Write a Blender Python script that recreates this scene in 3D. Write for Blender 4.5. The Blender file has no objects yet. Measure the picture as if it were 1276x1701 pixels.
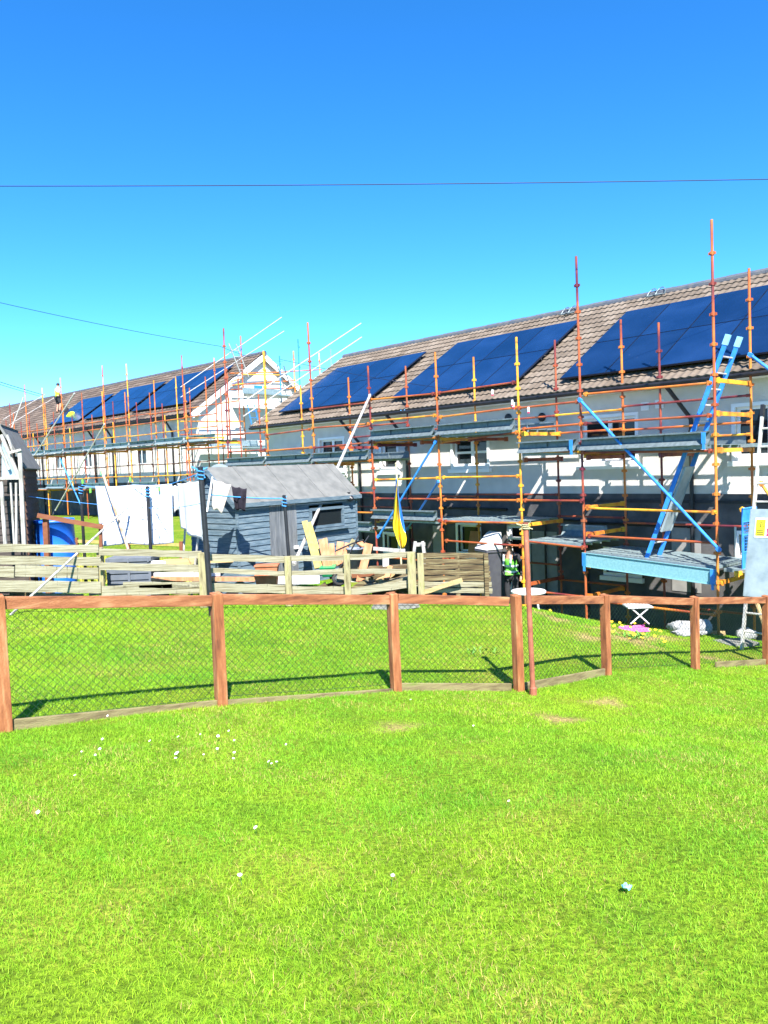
import bpy, math, random
import numpy as np
from mathutils import Vector as V, Matrix
random.seed(7); rng = np.random.default_rng(7)
S = bpy.context.scene; COL = S.collection
PI = math.pi
def R(a): return math.radians(a)

# ------------------------------------------------------------------ camera frame
F = 1300.0; ROLL = R(2.0); PITCH = R(3.3)
cr, sr, cp, sp = math.cos(ROLL), math.sin(ROLL), math.cos(PITCH), math.sin(PITCH)
UP = V((0, sp, cp)); FW = V((0, cp, -sp))
CR = V((cr, 0, 0)) - sr*UP; CU = V((sr, 0, 0)) + cr*UP
def ray(px, py): return CR*((px-638)/F) + CU*((850.5-py)/F) + FW
def at(px, py, Y): d = ray(px, py); return d*(Y/d.y)
def on_plane(px, py, p, n): d = ray(px, py); return d*(p.dot(n)/d.dot(n))
cam = bpy.data.objects.new('camera', bpy.data.cameras.new('camera')); COL.objects.link(cam)
m = Matrix((CR, CU, -FW)).transposed().to_4x4(); cam.matrix_world = m
cam.data.sensor_fit = 'VERTICAL'; cam.data.sensor_height = 24; cam.data.lens = 24*F/1701
cam.data.clip_start = 0.05; cam.data.clip_end = 3000; S.camera = cam

# ------------------------------------------------------------------ materials
MATS = {}
def new_mat(name):
    m = bpy.data.materials.new(name); m.use_nodes = True; nt = m.node_tree
    b = nt.nodes['Principled BSDF']; return m, nt, b
def mat(name, c1, c2=None, scale=4, rough=.7, bump=0, bscale=60, metal=0, spec=.4, stretch=(1,1,1), detail=6, lo=.35, hi=.65, bdist=.01):
    if name in MATS: return MATS[name]
    m, nt, b = new_mat(name); N, L = nt.nodes, nt.links
    b.inputs['Roughness'].default_value = rough; b.inputs['Metallic'].default_value = metal
    b.inputs['Specular IOR Level'].default_value = spec
    tc = N.new('ShaderNodeTexCoord'); mp = N.new('ShaderNodeMapping'); mp.inputs['Scale'].default_value = stretch
    L.new(tc.outputs['Object'], mp.inputs['Vector'])
    if c2 is None: c2 = tuple(x*.8 for x in c1)
    nz = N.new('ShaderNodeTexNoise'); nz.inputs['Scale'].default_value = scale; nz.inputs['Detail'].default_value = detail
    L.new(mp.outputs[0], nz.inputs['Vector'])
    rp = N.new('ShaderNodeValToRGB'); e = rp.color_ramp.elements
    e[0].position = lo; e[1].position = hi; e[0].color = (*c1, 1); e[1].color = (*c2, 1)
    L.new(nz.outputs['Fac'], rp.inputs['Fac']); L.new(rp.outputs[0], b.inputs['Base Color'])
    if bump:
        n2 = N.new('ShaderNodeTexNoise'); n2.inputs['Scale'].default_value = bscale; n2.inputs['Detail'].default_value = 3
        L.new(mp.outputs[0], n2.inputs['Vector'])
        bp = N.new('ShaderNodeBump'); bp.inputs['Strength'].default_value = bump; bp.inputs['Distance'].default_value = bdist
        L.new(n2.outputs['Fac'], bp.inputs['Height']); L.new(bp.outputs[0], b.inputs['Normal'])
    MATS[name] = m; return m
def ramp_mat(name, stops, scale, rough=.6, stretch=(1,1,1), rnd=True, metal=0, bump=.2, attr=False):
    """noise-driven multi-stop paint, offset per object"""
    if name in MATS: return MATS[name]
    m, nt, b = new_mat(name); N, L = nt.nodes, nt.links
    b.inputs['Roughness'].default_value = rough; b.inputs['Metallic'].default_value = metal
    tc = N.new('ShaderNodeTexCoord'); mp = N.new('ShaderNodeMapping'); mp.inputs['Scale'].default_value = stretch
    L.new(tc.outputs['Object'], mp.inputs['Vector'])
    nz = N.new('ShaderNodeTexNoise'); nz.noise_dimensions = '4D'; nz.inputs['Scale'].default_value = scale; nz.inputs['Detail'].default_value = 5; nz.inputs['Roughness'].default_value = .6
    L.new(mp.outputs[0], nz.inputs['Vector'])
    oi = N.new('ShaderNodeObjectInfo'); mu = N.new('ShaderNodeMath'); mu.operation = 'MULTIPLY'; mu.inputs[1].default_value = 37.0
    L.new(oi.outputs['Random'], mu.inputs[0]); L.new(mu.outputs[0], nz.inputs['W'])
    rp = N.new('ShaderNodeValToRGB'); cr_ = rp.color_ramp
    while len(cr_.elements) < len(stops): cr_.elements.new(.5)
    for e, (p, c) in zip(cr_.elements, stops): e.position = p; e.color = (*c, 1)
    L.new(nz.outputs['Fac'], rp.inputs['Fac']); L.new(rp.outputs[0], b.inputs['Base Color'])
    if bump:
        n2 = N.new('ShaderNodeTexNoise'); n2.inputs['Scale'].default_value = scale*12
        L.new(mp.outputs[0], n2.inputs['Vector'])
        bp = N.new('ShaderNodeBump'); bp.inputs['Strength'].default_value = bump; bp.inputs['Distance'].default_value = .01
        L.new(n2.outputs['Fac'], bp.inputs['Height']); L.new(bp.outputs[0], b.inputs['Normal'])
    MATS[name] = m; return m

M_scaf = ramp_mat('scaffold_paint', [(.32,(.13,.022,.03)),(.42,(.30,.06,.02)),(.5,(.46,.12,.022)),(.60,(.58,.21,.025)),(.68,(.36,.11,.03))], 1.1, rough=.5, stretch=(1,1,.7))
M_scaf_red = ramp_mat('scaffold_paint_red', [(.36,(.10,.014,.028)),(.46,(.20,.035,.025)),(.56,(.36,.085,.022)),(.66,(.22,.07,.03))], 1.6, rough=.5)
M_scaf_yel = ramp_mat('scaffold_paint_yellow', [(.34,(.30,.075,.018)),(.44,(.50,.17,.02)),(.52,(.66,.31,.022)),(.62,(.66,.40,.03)),(.70,(.42,.16,.03))], 2.5, rough=.5)
M_blue_steel = mat('blue_paint_steel', (.025,.17,.52), (.035,.24,.64), 9, .45)
M_galv = mat('galvanised_steel', (.27,.34,.35), (.19,.25,.265), 14, .45, metal=.35)
M_galv_dark = mat('galvanised_shelf_steel', (.17,.21,.22), (.11,.14,.15), 14, .5, metal=.3)
M_alu = mat('aluminium_tube', (.56,.54,.51), (.40,.38,.35), 6, .4, metal=.25)
M_render = mat('roughcast_render', (.66,.62,.57), (.59,.555,.51), 3, .95, bump=.9, bscale=70, spec=.1, bdist=.02)
M_gable = mat('gable_render', (.70,.67,.62), (.64,.61,.57), 3, .95, bump=.5, bscale=60, spec=.1)
M_deckshade = mat('deck_shaded_render', (.12,.113,.11), (.075,.072,.075), 3, .95, bump=.6, bscale=60, spec=.1)  # same render, with the shade below the scaffold decks painted in as dark grey
M_upvc = mat('white_window_plastic', (.80,.80,.80), (.76,.76,.76), 5, .35)
M_black = mat('black_plastic', (.012,.012,.014), (.02,.02,.022), 8, .4)
M_blackmetal = mat('black_painted_metal', (.010,.012,.016), (.022,.022,.024), 8, .45)
M_ridge = mat('ridge_tile_grey', (.06,.075,.10), (.10,.10,.105), 6, .8, bump=.4)
M_felt = mat('roofing_felt', (.16,.16,.15), (.11,.112,.107), 5, .95, bump=.5, bscale=200, bdist=.004)
M_shed = ramp_mat('grey_blue_shed_stain', [(.36,(.052,.088,.115)),(.5,(.085,.13,.165)),(.64,(.13,.175,.205))], 5, .85, stretch=(1,1,8), bump=.4)
M_sheddoor = ramp_mat('weathered_door_boards', [(.36,(.075,.085,.095)),(.5,(.115,.125,.135)),(.64,(.17,.18,.185))], 6, .9, stretch=(6,6,.5), bump=.4)
M_redwood = ramp_mat('red_brown_fence_timber', [(.30,(.085,.026,.010)),(.42,(.20,.065,.022)),(.54,(.28,.105,.04)),(.64,(.34,.17,.075)),(.74,(.23,.20,.06))], 5, .85, stretch=(.6,1,4), bump=.5)
M_redpost = ramp_mat('red_brown_post_timber', [(.30,(.10,.03,.011)),(.42,(.22,.07,.022)),(.54,(.30,.11,.038)),(.64,(.36,.18,.075)),(.74,(.25,.21,.06))], 5, .85, stretch=(4,4,.6), bump=.5)
M_oldwood = ramp_mat('weathered_pale_timber', [(.22,(.03,.025,.012)),(.36,(.14,.12,.065)),(.5,(.25,.23,.15)),(.62,(.32,.30,.215)),(.76,(.18,.185,.06))], 4, .95, stretch=(.45,1,14), bump=.6)
M_oldpost = ramp_mat('lichen_post_timber', [(.32,(.09,.075,.03)),(.44,(.22,.19,.10)),(.56,(.30,.27,.14)),(.68,(.20,.20,.06))], 5, .95, stretch=(5,5,.7), bump=.6)
M_pallet = ramp_mat('dark_pallet_timber', [(.32,(.022,.015,.008)),(.44,(.075,.05,.022)),(.56,(.16,.125,.06)),(.68,(.26,.23,.12))], 4, .95, stretch=(.5,1,12), bump=.6)
M_gravelboard = ramp_mat('mossy_board_timber', [(.26,(.04,.03,.012)),(.42,(.13,.10,.045)),(.56,(.21,.175,.08)),(.70,(.13,.16,.03))], 4, .95, stretch=(.6,1,5), bump=.6)
M_plank = mat('fresh_plank_timber', (.42,.31,.15), (.32,.22,.10), 3, .8, stretch=(.6,1,8), bump=.2)
M_yplank = mat('yellow_plank_timber', (.36,.29,.09), (.26,.20,.06), 3, .8, stretch=(5,5,.6), bump=.2)
M_terra = mat('terracotta', (.32,.10,.045), (.38,.16,.08), 6, .85, bump=.2)
M_redplank = mat('orange_plank_timber', (.36,.14,.06), (.44,.23,.12), 5, .85, stretch=(3,3,.6), bump=.2)
M_brownpost = mat('brown_stained_timber', (.14,.045,.02), (.19,.07,.03), 5, .8, stretch=(1,1,3))
M_white = mat('white_plastic', (.62,.62,.62), (.55,.56,.57), 5, .4)
M_whitetimber = mat('white_flaking_timber', (.44,.43,.39), (.20,.195,.17), 7, .85, stretch=(2,2,.6), bump=.3)
M_darkboards = mat('dark_weatherboard', (.035,.030,.026), (.065,.052,.045), 7, .9, stretch=(1,1,6), bump=.4)
M_brownboards = mat('brown_weatherboard', (.11,.055,.035), (.06,.035,.025), 7, .9, stretch=(1,1,6), bump=.4)
M_bluebarrel = mat('blue_barrel_plastic', (.015,.12,.58), (.02,.16,.66), 4, .35)
M_binplastic = mat('dark_bin_plastic', (.045,.045,.055), (.06,.06,.07), 8, .5)
M_green = mat('green_plastic', (.02,.32,.13), (.02,.26,.10), 5, .4)
M_rubber = mat('tyre_rubber', (.03,.03,.03), (.05,.05,.05), 9, .8)
M_boxgrey = mat('grey_storage_plastic', (.085,.10,.125), (.11,.125,.15), 6, .6)
M_pink = mat('pink_plastic', (.75,.10,.45), (.68,.14,.42), 6, .5)
M_bag = mat('white_sack_fabric', (.36,.36,.36), (.24,.24,.25), 9, .8, bump=.7, bscale=25, bdist=.03)
M_stone = mat('grey_slab_stone', (.20,.20,.18), (.13,.13,.11), 12, .95, bump=.6)
M_card = mat('cardboard', (.34,.16,.07), (.38,.20,.10), 6, .85)
M_sheet = None
M_cloth_w = mat('white_cotton', (.60,.60,.61), (.56,.56,.58), 3, .9, bump=.2, bscale=300)
M_cloth_c = mat('cream_cotton', (.52,.45,.40), (.46,.40,.35), 4, .9)
M_cloth_k = mat('charcoal_cotton', (.014,.012,.018), (.03,.026,.034), 6, .95, spec=.08)
M_flagb = mat('blue_flag_cloth', (.015,.17,.65), (.02,.20,.70), 4, .8)
M_flagy = mat('yellow_flag_cloth', (.70,.54,.015), (.62,.46,.012), 4, .8)
M_rust = ramp_mat('rusty_red_pole_paint', [(.3,(.14,.035,.02)),(.5,(.27,.085,.045)),(.66,(.34,.12,.07)),(.74,(.46,.42,.38))], 7, .7, stretch=(1,1,.7))
M_rope = mat('blue_nylon_rope', (.04,.22,.62), (.06,.32,.72), 20, .7)
M_wire = mat('black_cable', (.004,.014,.05), (.005,.014,.04), 5, .6)
M_net = mat('green_chainlink_wire', (.012,.035,.015), (.02,.05,.022), 8, .5)
M_hivis = mat('hi_vis_yellow_cloth', (.45,.68,.02), (.40,.60,.02), 6, .8)
M_hivisgreen = mat('hi_vis_green_cloth', (.15,.55,.06), (.13,.48,.05), 6, .8)
M_reflect = mat('silver_reflective_tape', (.62,.68,.70), (.55,.62,.64), 8, .4)
M_skin = mat('skin', (.52,.27,.18), (.46,.23,.15), 8, .55)
M_hair = mat('dark_hair', (.02,.014,.01), (.03,.02,.015), 30, .6)
M_trouser = mat('dark_work_trousers', (.018,.02,.025), (.03,.03,.035), 10, .9)
M_tshirt = mat('white_tshirt_cloth', (.80,.80,.80), (.74,.74,.75), 6, .9)
M_boot = mat('brown_boot_leather', (.09,.05,.03), (.06,.035,.02), 10, .7)
M_signw = mat('white_sign_plastic', (.80,.80,.78), (.77,.77,.75), 6, .4)
M_signy = mat('yellow_sign_plastic', (.80,.72,.02), (.78,.68,.02), 6, .4)
M_signr = mat('red_sign_plastic', (.72,.03,.10), (.66,.03,.10), 6, .4)
M_sheetmetal = ramp_mat('scuffed_steel_sheet', [(.3,(.20,.25,.26)),(.5,(.29,.35,.36)),(.68,(.36,.42,.42)),(.78,(.55,.58,.57))], 4, .5, metal=.25)

def glass_mat():
    m, nt, b = new_mat('dark_window_glass'); b.inputs['Base Color'].default_value = (.012,.016,.018,1)
    b.inputs['Roughness'].default_value = .05; b.inputs['Specular IOR Level'].default_value = .3; return m
M_glass = glass_mat()
def panel_mat():
    m, nt, b = new_mat('solar_glass'); N, L = nt.nodes, nt.links
    tc = N.new('ShaderNodeTexCoord'); nz = N.new('ShaderNodeTexNoise'); nz.inputs['Scale'].default_value = 1.3; nz.inputs['Detail'].default_value = 5
    L.new(tc.outputs['Object'], nz.inputs['Vector']); rp = N.new('ShaderNodeValToRGB'); e = rp.color_ramp.elements
    e[0].position=.35; e[1].position=.7; e[0].color=(.004,.018,.062,1); e[1].color=(.008,.028,.088,1)
    L.new(nz.outputs['Fac'], rp.inputs['Fac'])
    n2 = N.new('ShaderNodeTexNoise'); n2.inputs['Scale'].default_value = 7; n2.inputs['Detail'].default_value = 8; n2.inputs['Roughness'].default_value=.7
    L.new(tc.outputs['Object'], n2.inputs['Vector']); r2 = N.new('ShaderNodeValToRGB'); e=r2.color_ramp.elements
    e[0].position=.66; e[1].position=.78; e[0].color=(0,0,0,1); e[1].color=(.10,.10,.10,1)
    L.new(n2.outputs['Fac'], r2.inputs['Fac']); mx = N.new('ShaderNodeMix'); mx.data_type='RGBA'; mx.blend_type='ADD'; mx.inputs['Factor'].default_value=1
    oi=N.new('ShaderNodeObjectInfo'); mr=N.new('ShaderNodeMapRange'); mr.inputs[3].default_value=.82; mr.inputs[4].default_value=1.18; L.new(oi.outputs['Random'],mr.inputs[0])
    vm=N.new('ShaderNodeVectorMath'); vm.operation='SCALE'; L.new(rp.outputs[0],vm.inputs[0]); L.new(mr.outputs[0],vm.inputs['Scale'])
    L.new(vm.outputs[0], mx.inputs[6]); L.new(r2.outputs[0], mx.inputs[7]); L.new(mx.outputs[2], b.inputs['Base Color'])
    b.inputs['Roughness'].default_value=.14; b.inputs['Specular IOR Level'].default_value=.35; return m
M_panel = panel_mat()
M_panelframe = mat('black_panel_frame', (.006,.012,.03), (.008,.016,.04), 4, .35)
def tile_mat(name, ca, cb, cc):
    m, nt, b = new_mat(name); N, L = nt.nodes, nt.links
    tc = N.new('ShaderNodeTexCoord'); mp = N.new('ShaderNodeMapping')
    L.new(tc.outputs['UV'], mp.inputs['Vector'])
    wn = N.new('ShaderNodeTexWhiteNoise'); wn.noise_dimensions='2D'
    fl = N.new('ShaderNodeVectorMath'); fl.operation='FLOOR'; L.new(mp.outputs[0], fl.inputs[0]); L.new(fl.outputs[0], wn.inputs['Vector'])
    nz = N.new('ShaderNodeTexNoise'); nz.inputs['Scale'].default_value=9; nz.inputs['Detail'].default_value=7
    L.new(tc.outputs['Object'], nz.inputs['Vector'])
    ad = N.new('ShaderNodeMath'); ad.operation='MULTIPLY_ADD'; ad.inputs[1].default_value=.45; L.new(wn.outputs['Value'], ad.inputs[0]); 
    m2 = N.new('ShaderNodeMath'); m2.operation='MULTIPLY'; m2.inputs[1].default_value=.55; L.new(nz.outputs['Fac'], m2.inputs[0]); L.new(m2.outputs[0], ad.inputs[2])
    rp = N.new('ShaderNodeValToRGB'); e=rp.color_ramp.elements; e.new(.5)
    for i,(p,c) in enumerate(((.2,ca),(.5,cb),(.8,cc))): e[i].position=p; e[i].color=(*c,1)
    L.new(ad.outputs[0], rp.inputs['Fac']); L.new(rp.outputs[0], b.inputs['Base Color']); b.inputs['Roughness'].default_value=.9
    bp = N.new('ShaderNodeBump'); bp.inputs['Strength'].default_value=.5; bp.inputs['Distance'].default_value=.01
    n3=N.new('ShaderNodeTexNoise'); n3.inputs['Scale'].default_value=60; L.new(tc.outputs['Object'], n3.inputs['Vector']); L.new(n3.outputs['Fac'], bp.inputs['Height']); L.new(bp.outputs[0], b.inputs['Normal'])
    return m
M_tile = tile_mat('brown_concrete_tile', (.085,.064,.045), (.125,.096,.07), (.18,.145,.112))
M_tile_far = tile_mat('dark_brown_concrete_tile', (.06,.042,.032), (.095,.068,.05), (.15,.11,.085))

# ------------------------------------------------------------------ mesh builder
ORG = {}
class MB:
    def __init__(s): s.v=[]; s.f=[]; s.mi=[]; s.uv={}; s.cur=0
    def poly(s, pts):
        k=len(s.v); s.v += [tuple(p) for p in pts]; s.f.append(tuple(range(k,k+len(pts)))); s.mi.append(s.cur); return s
    def hexa(s, c):   # 8 corners: bottom 0-3 ccw, top 4-7
        k=len(s.v); s.v += [tuple(p) for p in c]
        for q in ((3,2,1,0),(4,5,6,7),(0,1,5,4),(1,2,6,5),(2,3,7,6),(3,0,4,7)): s.f.append(tuple(k+i for i in q)); s.mi.append(s.cur)
        return s
    def obox(s, c, ax, ay, az):  # centre + half-axis vectors
        c=V(c); ax=V(ax); ay=V(ay); az=V(az)
        return s.hexa([c-ax-ay-az, c+ax-ay-az, c+ax+ay-az, c-ax+ay-az, c-ax-ay+az, c+ax-ay+az, c+ax+ay+az, c-ax+ay+az])
    def bar(s, p0, p1, w, h, up=(0,0,1)):  # w across, h along up
        p0=V(p0); p1=V(p1); d=p1-p0; up=V(up); side=d.cross(up); 
        if side.length<1e-6: side=d.cross(V((0,1,0)))
        side.normalize(); u=side.cross(d).normalized()
        return s.obox((p0+p1)/2, d/2, side*w/2, u*h/2)
    def tube(s, p0, p1, r, n=8, r1=None, caps=True):
        p0=V(p0); p1=V(p1); r1=r if r1 is None else r1; d=(p1-p0).normalized()
        a=d.orthogonal().normalized(); b=d.cross(a); k=len(s.v)
        for p,rr in ((p0,r),(p1,r1)):
            for i in range(n): t=2*PI*i/n; s.v.append(tuple(p+a*(rr*math.cos(t))+b*(rr*math.sin(t))))
        for i in range(n): j=(i+1)%n; s.f.append((k+i,k+j,k+n+j,k+n+i)); s.mi.append(s.cur)
        if caps: s.f.append(tuple(k+i for i in reversed(range(n)))); s.f.append(tuple(k+n+i for i in range(n))); s.mi += [s.cur]*2
        return s
    def path(s, pts, r, n=6):
        for a,b in zip(pts[:-1],pts[1:]): s.tube(a,b,r,n)
        return s
    def lathe(s, c, prof, n=24, axis=(0,0,1)):
        c=V(c); d=V(axis).normalized(); a=d.orthogonal().normalized(); b=d.cross(a); k=len(s.v)
        for r,h in prof:
            for i in range(n): t=2*PI*i/n; s.v.append(tuple(c+d*h+a*(r*math.cos(t))+b*(r*math.sin(t))))
        for j in range(len(prof)-1):
            for i in range(n): q=(i+1)%n; s.f.append((k+j*n+i,k+j*n+q,k+(j+1)*n+q,k+(j+1)*n+i)); s.mi.append(s.cur)
        return s
    def grid(s, fn, nu, nv):
        k=len(s.v)
        for j in range(nv+1):
            for i in range(nu+1): s.v.append(tuple(fn(i/nu, j/nv)))
        for j in range(nv):
            for i in range(nu): a=k+j*(nu+1)+i; s.f.append((a,a+1,a+nu+2,a+nu+1)); s.mi.append(s.cur)
        return s
    def build(s, name, mats, parent=None, org=None, smooth=False, bevel=0, solid=0):
        if parent is not None: org = ORG[parent.name]
        elif org is None: org = V((0,0,0))
        org=V(org); me=bpy.data.meshes.new(name)
        me.from_pydata([(x-org.x,y-org.y,z-org.z) for x,y,z in s.v], [], s.f)
        if not isinstance(mats,(list,tuple)): mats=[mats]
        for mm in mats: me.materials.append(mm)
        if len(mats)>1: me.polygons.foreach_set('material_index', s.mi)
        if smooth: me.polygons.foreach_set('use_smooth',[True]*len(me.polygons))
        me.update(); o=bpy.data.objects.new(name, me); COL.objects.link(o)
        if parent is not None: o.parent=parent
        else: o.location=org
        ORG[o.name]=org
        if bevel: b=o.modifiers.new('bevel','BEVEL'); b.width=bevel; b.segments=2; b.limit_method='ANGLE'
        if solid: b=o.modifiers.new('solid','SOLIDIFY'); b.thickness=solid; b.offset=0
        return o
def tag(o, label=None, cat=None, group=None, kind=None):
    if label: o['label']=label
    if cat: o['category']=cat
    if group: o['group']=group
    if kind: o['kind']=kind
    return o
def thing(name, label, cat, loc, group=None):
    o=bpy.data.objects.new(name,None); COL.objects.link(o); o.location=loc; o.empty_display_size=.2
    ORG[o.name]=V(loc); return tag(o,label,cat,group)

# ------------------------------------------------------------------ rows (facade frames)
class Row:
    def __init__(s, xv):
        d=None
        for yv in np.linspace(700,900,4001):
            r=ray(xv,float(yv))
            if d is None or abs(r.z)<abs(d.z): d=r
        u=V((d.x,d.y,0)); 
        if u.y<0: u=-u
        u.normalize(); s.e=-u; s.n=V((-u.y,u.x,0))
        if s.n.y>0: s.n=-s.n
    def pix(s,px,py,D): return on_plane(px,py,-s.n*D,s.n)
    def pt(s,a,z,D): return s.e*a - s.n*D + V((0,0,z))
    def sz(s,px,py,D): p=s.pix(px,py,D); return p.dot(s.e), p.z
    def cross(s,px,py,a): return on_plane(px,py,s.e*a,s.e)     # plane perpendicular to the facade
NR=Row(-542); FR=Row(-690)
Z3=V((0,0,1))

# ------------------------------------------------------------------ ground
CTRL=[(-4,0,-1.5),(0,0,-1.6),(4,0,-1.75),(-8,0,-1.35),(9,0,-2.0),(0,-8,-1.5),(0,-25,-1.4),(-20,-10,-1.2),(20,-10,-2.3),(0,2.6,-1.62),(1.5,3,-1.68),(-1.5,3,-1.6)]
POSTS=[(9,1212,990,5.4),(368,1172,986,6.4),(658.5,1148,986,7.4),(862.5,1149,989,7.9),(1008,1122,988,8.9),(1155.5,1111,992,9.9),(1274,1103,990,10.8)]
for px,pb,ptp,Y in POSTS: p=at(px,pb,Y); CTRL.append(tuple(p))
for px,py,Y in ((20,1022,10.8),(354,1024,11.3),(650,1004,12.0),(800,1003,12.6),(1196,1057,13.2),(1040,1044,13.6),(900,1015,13.4),(1110,1060,12.2)): CTRL.append(tuple(at(px,py,Y)))
for a in (-14,-10,-6,-2,2,6,10): CTRL.append(tuple(NR.pt(a,-3.5 if -15<a<0 else -3.1,14.9)))
CTRL += [tuple(at(100,858,42)),tuple(at(300,858,33)),(-6,16,-2.1),(-7,22,-2.1),(-12,14,-1.8),(-16,24,-1.8),(-30,40,-1.6),(-14,34,-2.2),(20,30,-3.4),(30,12,-3.6),(14,10,-3.1),(12,14,-3.3),(0,60,-3),(-50,60,-2),(50,50,-4)]
CTRL=np.array(CTRL)
def tps_fit(P,z,lam=.02):
    n=len(P); d=np.linalg.norm(P[:,None]-P[None],axis=2); K=np.where(d>0,d*d*np.log(d+1e-12),0)+lam*np.eye(n)
    A=np.zeros((n+3,n+3)); A[:n,:n]=K; A[:n,n]=1; A[:n,n+1:]=P; A[n,:n]=1; A[n+1:,:n]=P.T
    return np.linalg.solve(A,np.concatenate([z,[0,0,0]]))
TW=tps_fit(CTRL[:,:2],CTRL[:,2])
def gh(x,y):
    x=np.asarray(x,float); y=np.asarray(y,float); sh=x.shape; q=np.stack([x.ravel(),y.ravel()],1); out=np.empty(len(q))
    for i in range(0,len(q),20000):
        c=q[i:i+20000]; d=np.linalg.norm(c[:,None]-CTRL[None,:,:2],axis=2); K=np.where(d>0,d*d*np.log(d+1e-12),0)
        out[i:i+20000]=K@TW[:-3]+TW[-3]+c@TW[-2:]
    r=np.hypot(q[:,0],q[:,1]-10); w=np.clip((r-35)/30,0,1); w=w*w*(3-2*w); out=out*(1-w)+(-3.0)*w
    u=np.clip(r/12,0,1); out=out+ (1-w)*0.012*np.sin(q[:,0]*2.1+np.sin(q[:,1]*1.3))*np.cos(q[:,1]*1.7)
    return out.reshape(sh)
def gz(x,y): return float(gh([x],[y])[0])
def axis_pts(lo,hi,fine_lo,fine_hi,step):
    a=list(np.arange(fine_lo,fine_hi,step)); b=fine_hi; s=step
    while b<hi: a.append(b); s*=1.35; b+=s
    a.append(hi); b=fine_lo; s=step; pre=[]
    while b-s>lo: s*=1.35; b-=s; pre.append(b)
    return np.array([lo]+[p for p in reversed(pre) if p>lo]+a)
gx=axis_pts(-1500,1500,-12,14,.2); gy=axis_pts(-600,1500,-2,22,.2)
GX,GY=np.meshgrid(gx,gy); GZ=gh(GX,GY)
mb=MB(); nx,ny=len(gx),len(gy)
mb.v=list(zip(GX.ravel().tolist(),GY.ravel().tolist(),GZ.ravel().tolist()))
for j in range(ny-1):
    for i in range(nx-1): a=j*nx+i; mb.f.append((a,a+1,a+nx+1,a+nx)); mb.mi.append(0)
# bare/straw spots: (x, y, radius)
BARE=[]
for px,py,Y,r in ((1050,1085,11.3,.45),(1010,1070,12.0,.35),(925,1055,12.2,.30),(1075,1078,11.9,.4),(895,1042,12.6,.2),(980,1085,11.0,.3),(1110,1078,12.3,.25),(1180,1100,10.8,.25),(660,1220,5.9,.16),(1010,1165,7.6,.2),(930,1205,6.6,.25)):
    p=at(px,py,Y); BARE.append((p.x,p.y,r))
def ground_mat():
    m,nt,b=new_mat('lawn_soil'); N,L=nt.nodes,nt.links
    tc=N.new('ShaderNodeTexCoord'); nz=N.new('ShaderNodeTexNoise'); nz.inputs['Scale'].default_value=1.2; nz.inputs['Detail'].default_value=8; nz.inputs['Roughness'].default_value=.65
    L.new(tc.outputs['Object'],nz.inputs['Vector']); rp=N.new('ShaderNodeValToRGB'); e=rp.color_ramp.elements; e.new(.5)
    for i,(p,c) in enumerate(((.3,(.08,.17,.012)),(.5,(.14,.22,.014)),(.7,(.24,.23,.04)))): e[i].position=p; e[i].color=(*c,1)
    L.new(nz.outputs['Fac'],rp.inputs['Fac'])
    n2=N.new('ShaderNodeTexNoise'); n2.inputs['Scale'].default_value=35; n2.inputs['Detail'].default_value=6; L.new(tc.outputs['Object'],n2.inputs['Vector'])
    r2=N.new('ShaderNodeValToRGB'); r2.color_ramp.elements[0].position=.3; r2.color_ramp.elements[1].position=.7; r2.color_ramp.elements[0].color=(.45,.45,.45,1); r2.color_ramp.elements[1].color=(1.3,1.3,1.2,1); L.new(n2.outputs['Fac'],r2.inputs['Fac'])
    mx=N.new('ShaderNodeMix'); mx.data_type='RGBA'; mx.blend_type='MULTIPLY'; mx.inputs['Factor'].default_value=1
    at_=N.new('ShaderNodeAttribute'); at_.attribute_name='bare'
    m3=N.new('ShaderNodeMix'); m3.data_type='RGBA'; L.new(at_.outputs['Fac'],m3.inputs['Factor']); L.new(rp.outputs[0],m3.inputs[6]); m3.inputs[7].default_value=(.34,.25,.11,1)
    L.new(m3.outputs[2],mx.inputs[6]); L.new(r2.outputs[0],mx.inputs[7]); L.new(mx.outputs[2],b.inputs['Base Color'])
    b.inputs['Roughness'].default_value=1; b.inputs['Specular IOR Level'].default_value=.1
    bp=N.new('ShaderNodeBump'); bp.inputs['Strength'].default_value=.8; bp.inputs['Distance'].default_value=.03; L.new(n2.outputs['Fac'],bp.inputs['Height']); L.new(bp.outputs[0],b.inputs['Normal'])
    return m
g=mb.build('ground',ground_mat(),smooth=True); tag(g,kind='structure')
def bare_at(x,y):
    o=np.zeros_like(x)
    for bx,by,r in BARE:
        ang=np.arctan2(y-by,x-bx); rr=r*(1+.3*np.sin(3*ang+bx*5)+.2*np.sin(7*ang+by*9)); d=np.hypot(x-bx,(y-by))
        o=np.maximum(o,np.clip(1.4-d/rr*1.2,0,1))
    return o
atr=g.data.attributes.new('bare','FLOAT','POINT'); atr.data.foreach_set('value',bare_at(GX.ravel(),GY.ravel()).astype(np.float32))

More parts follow.
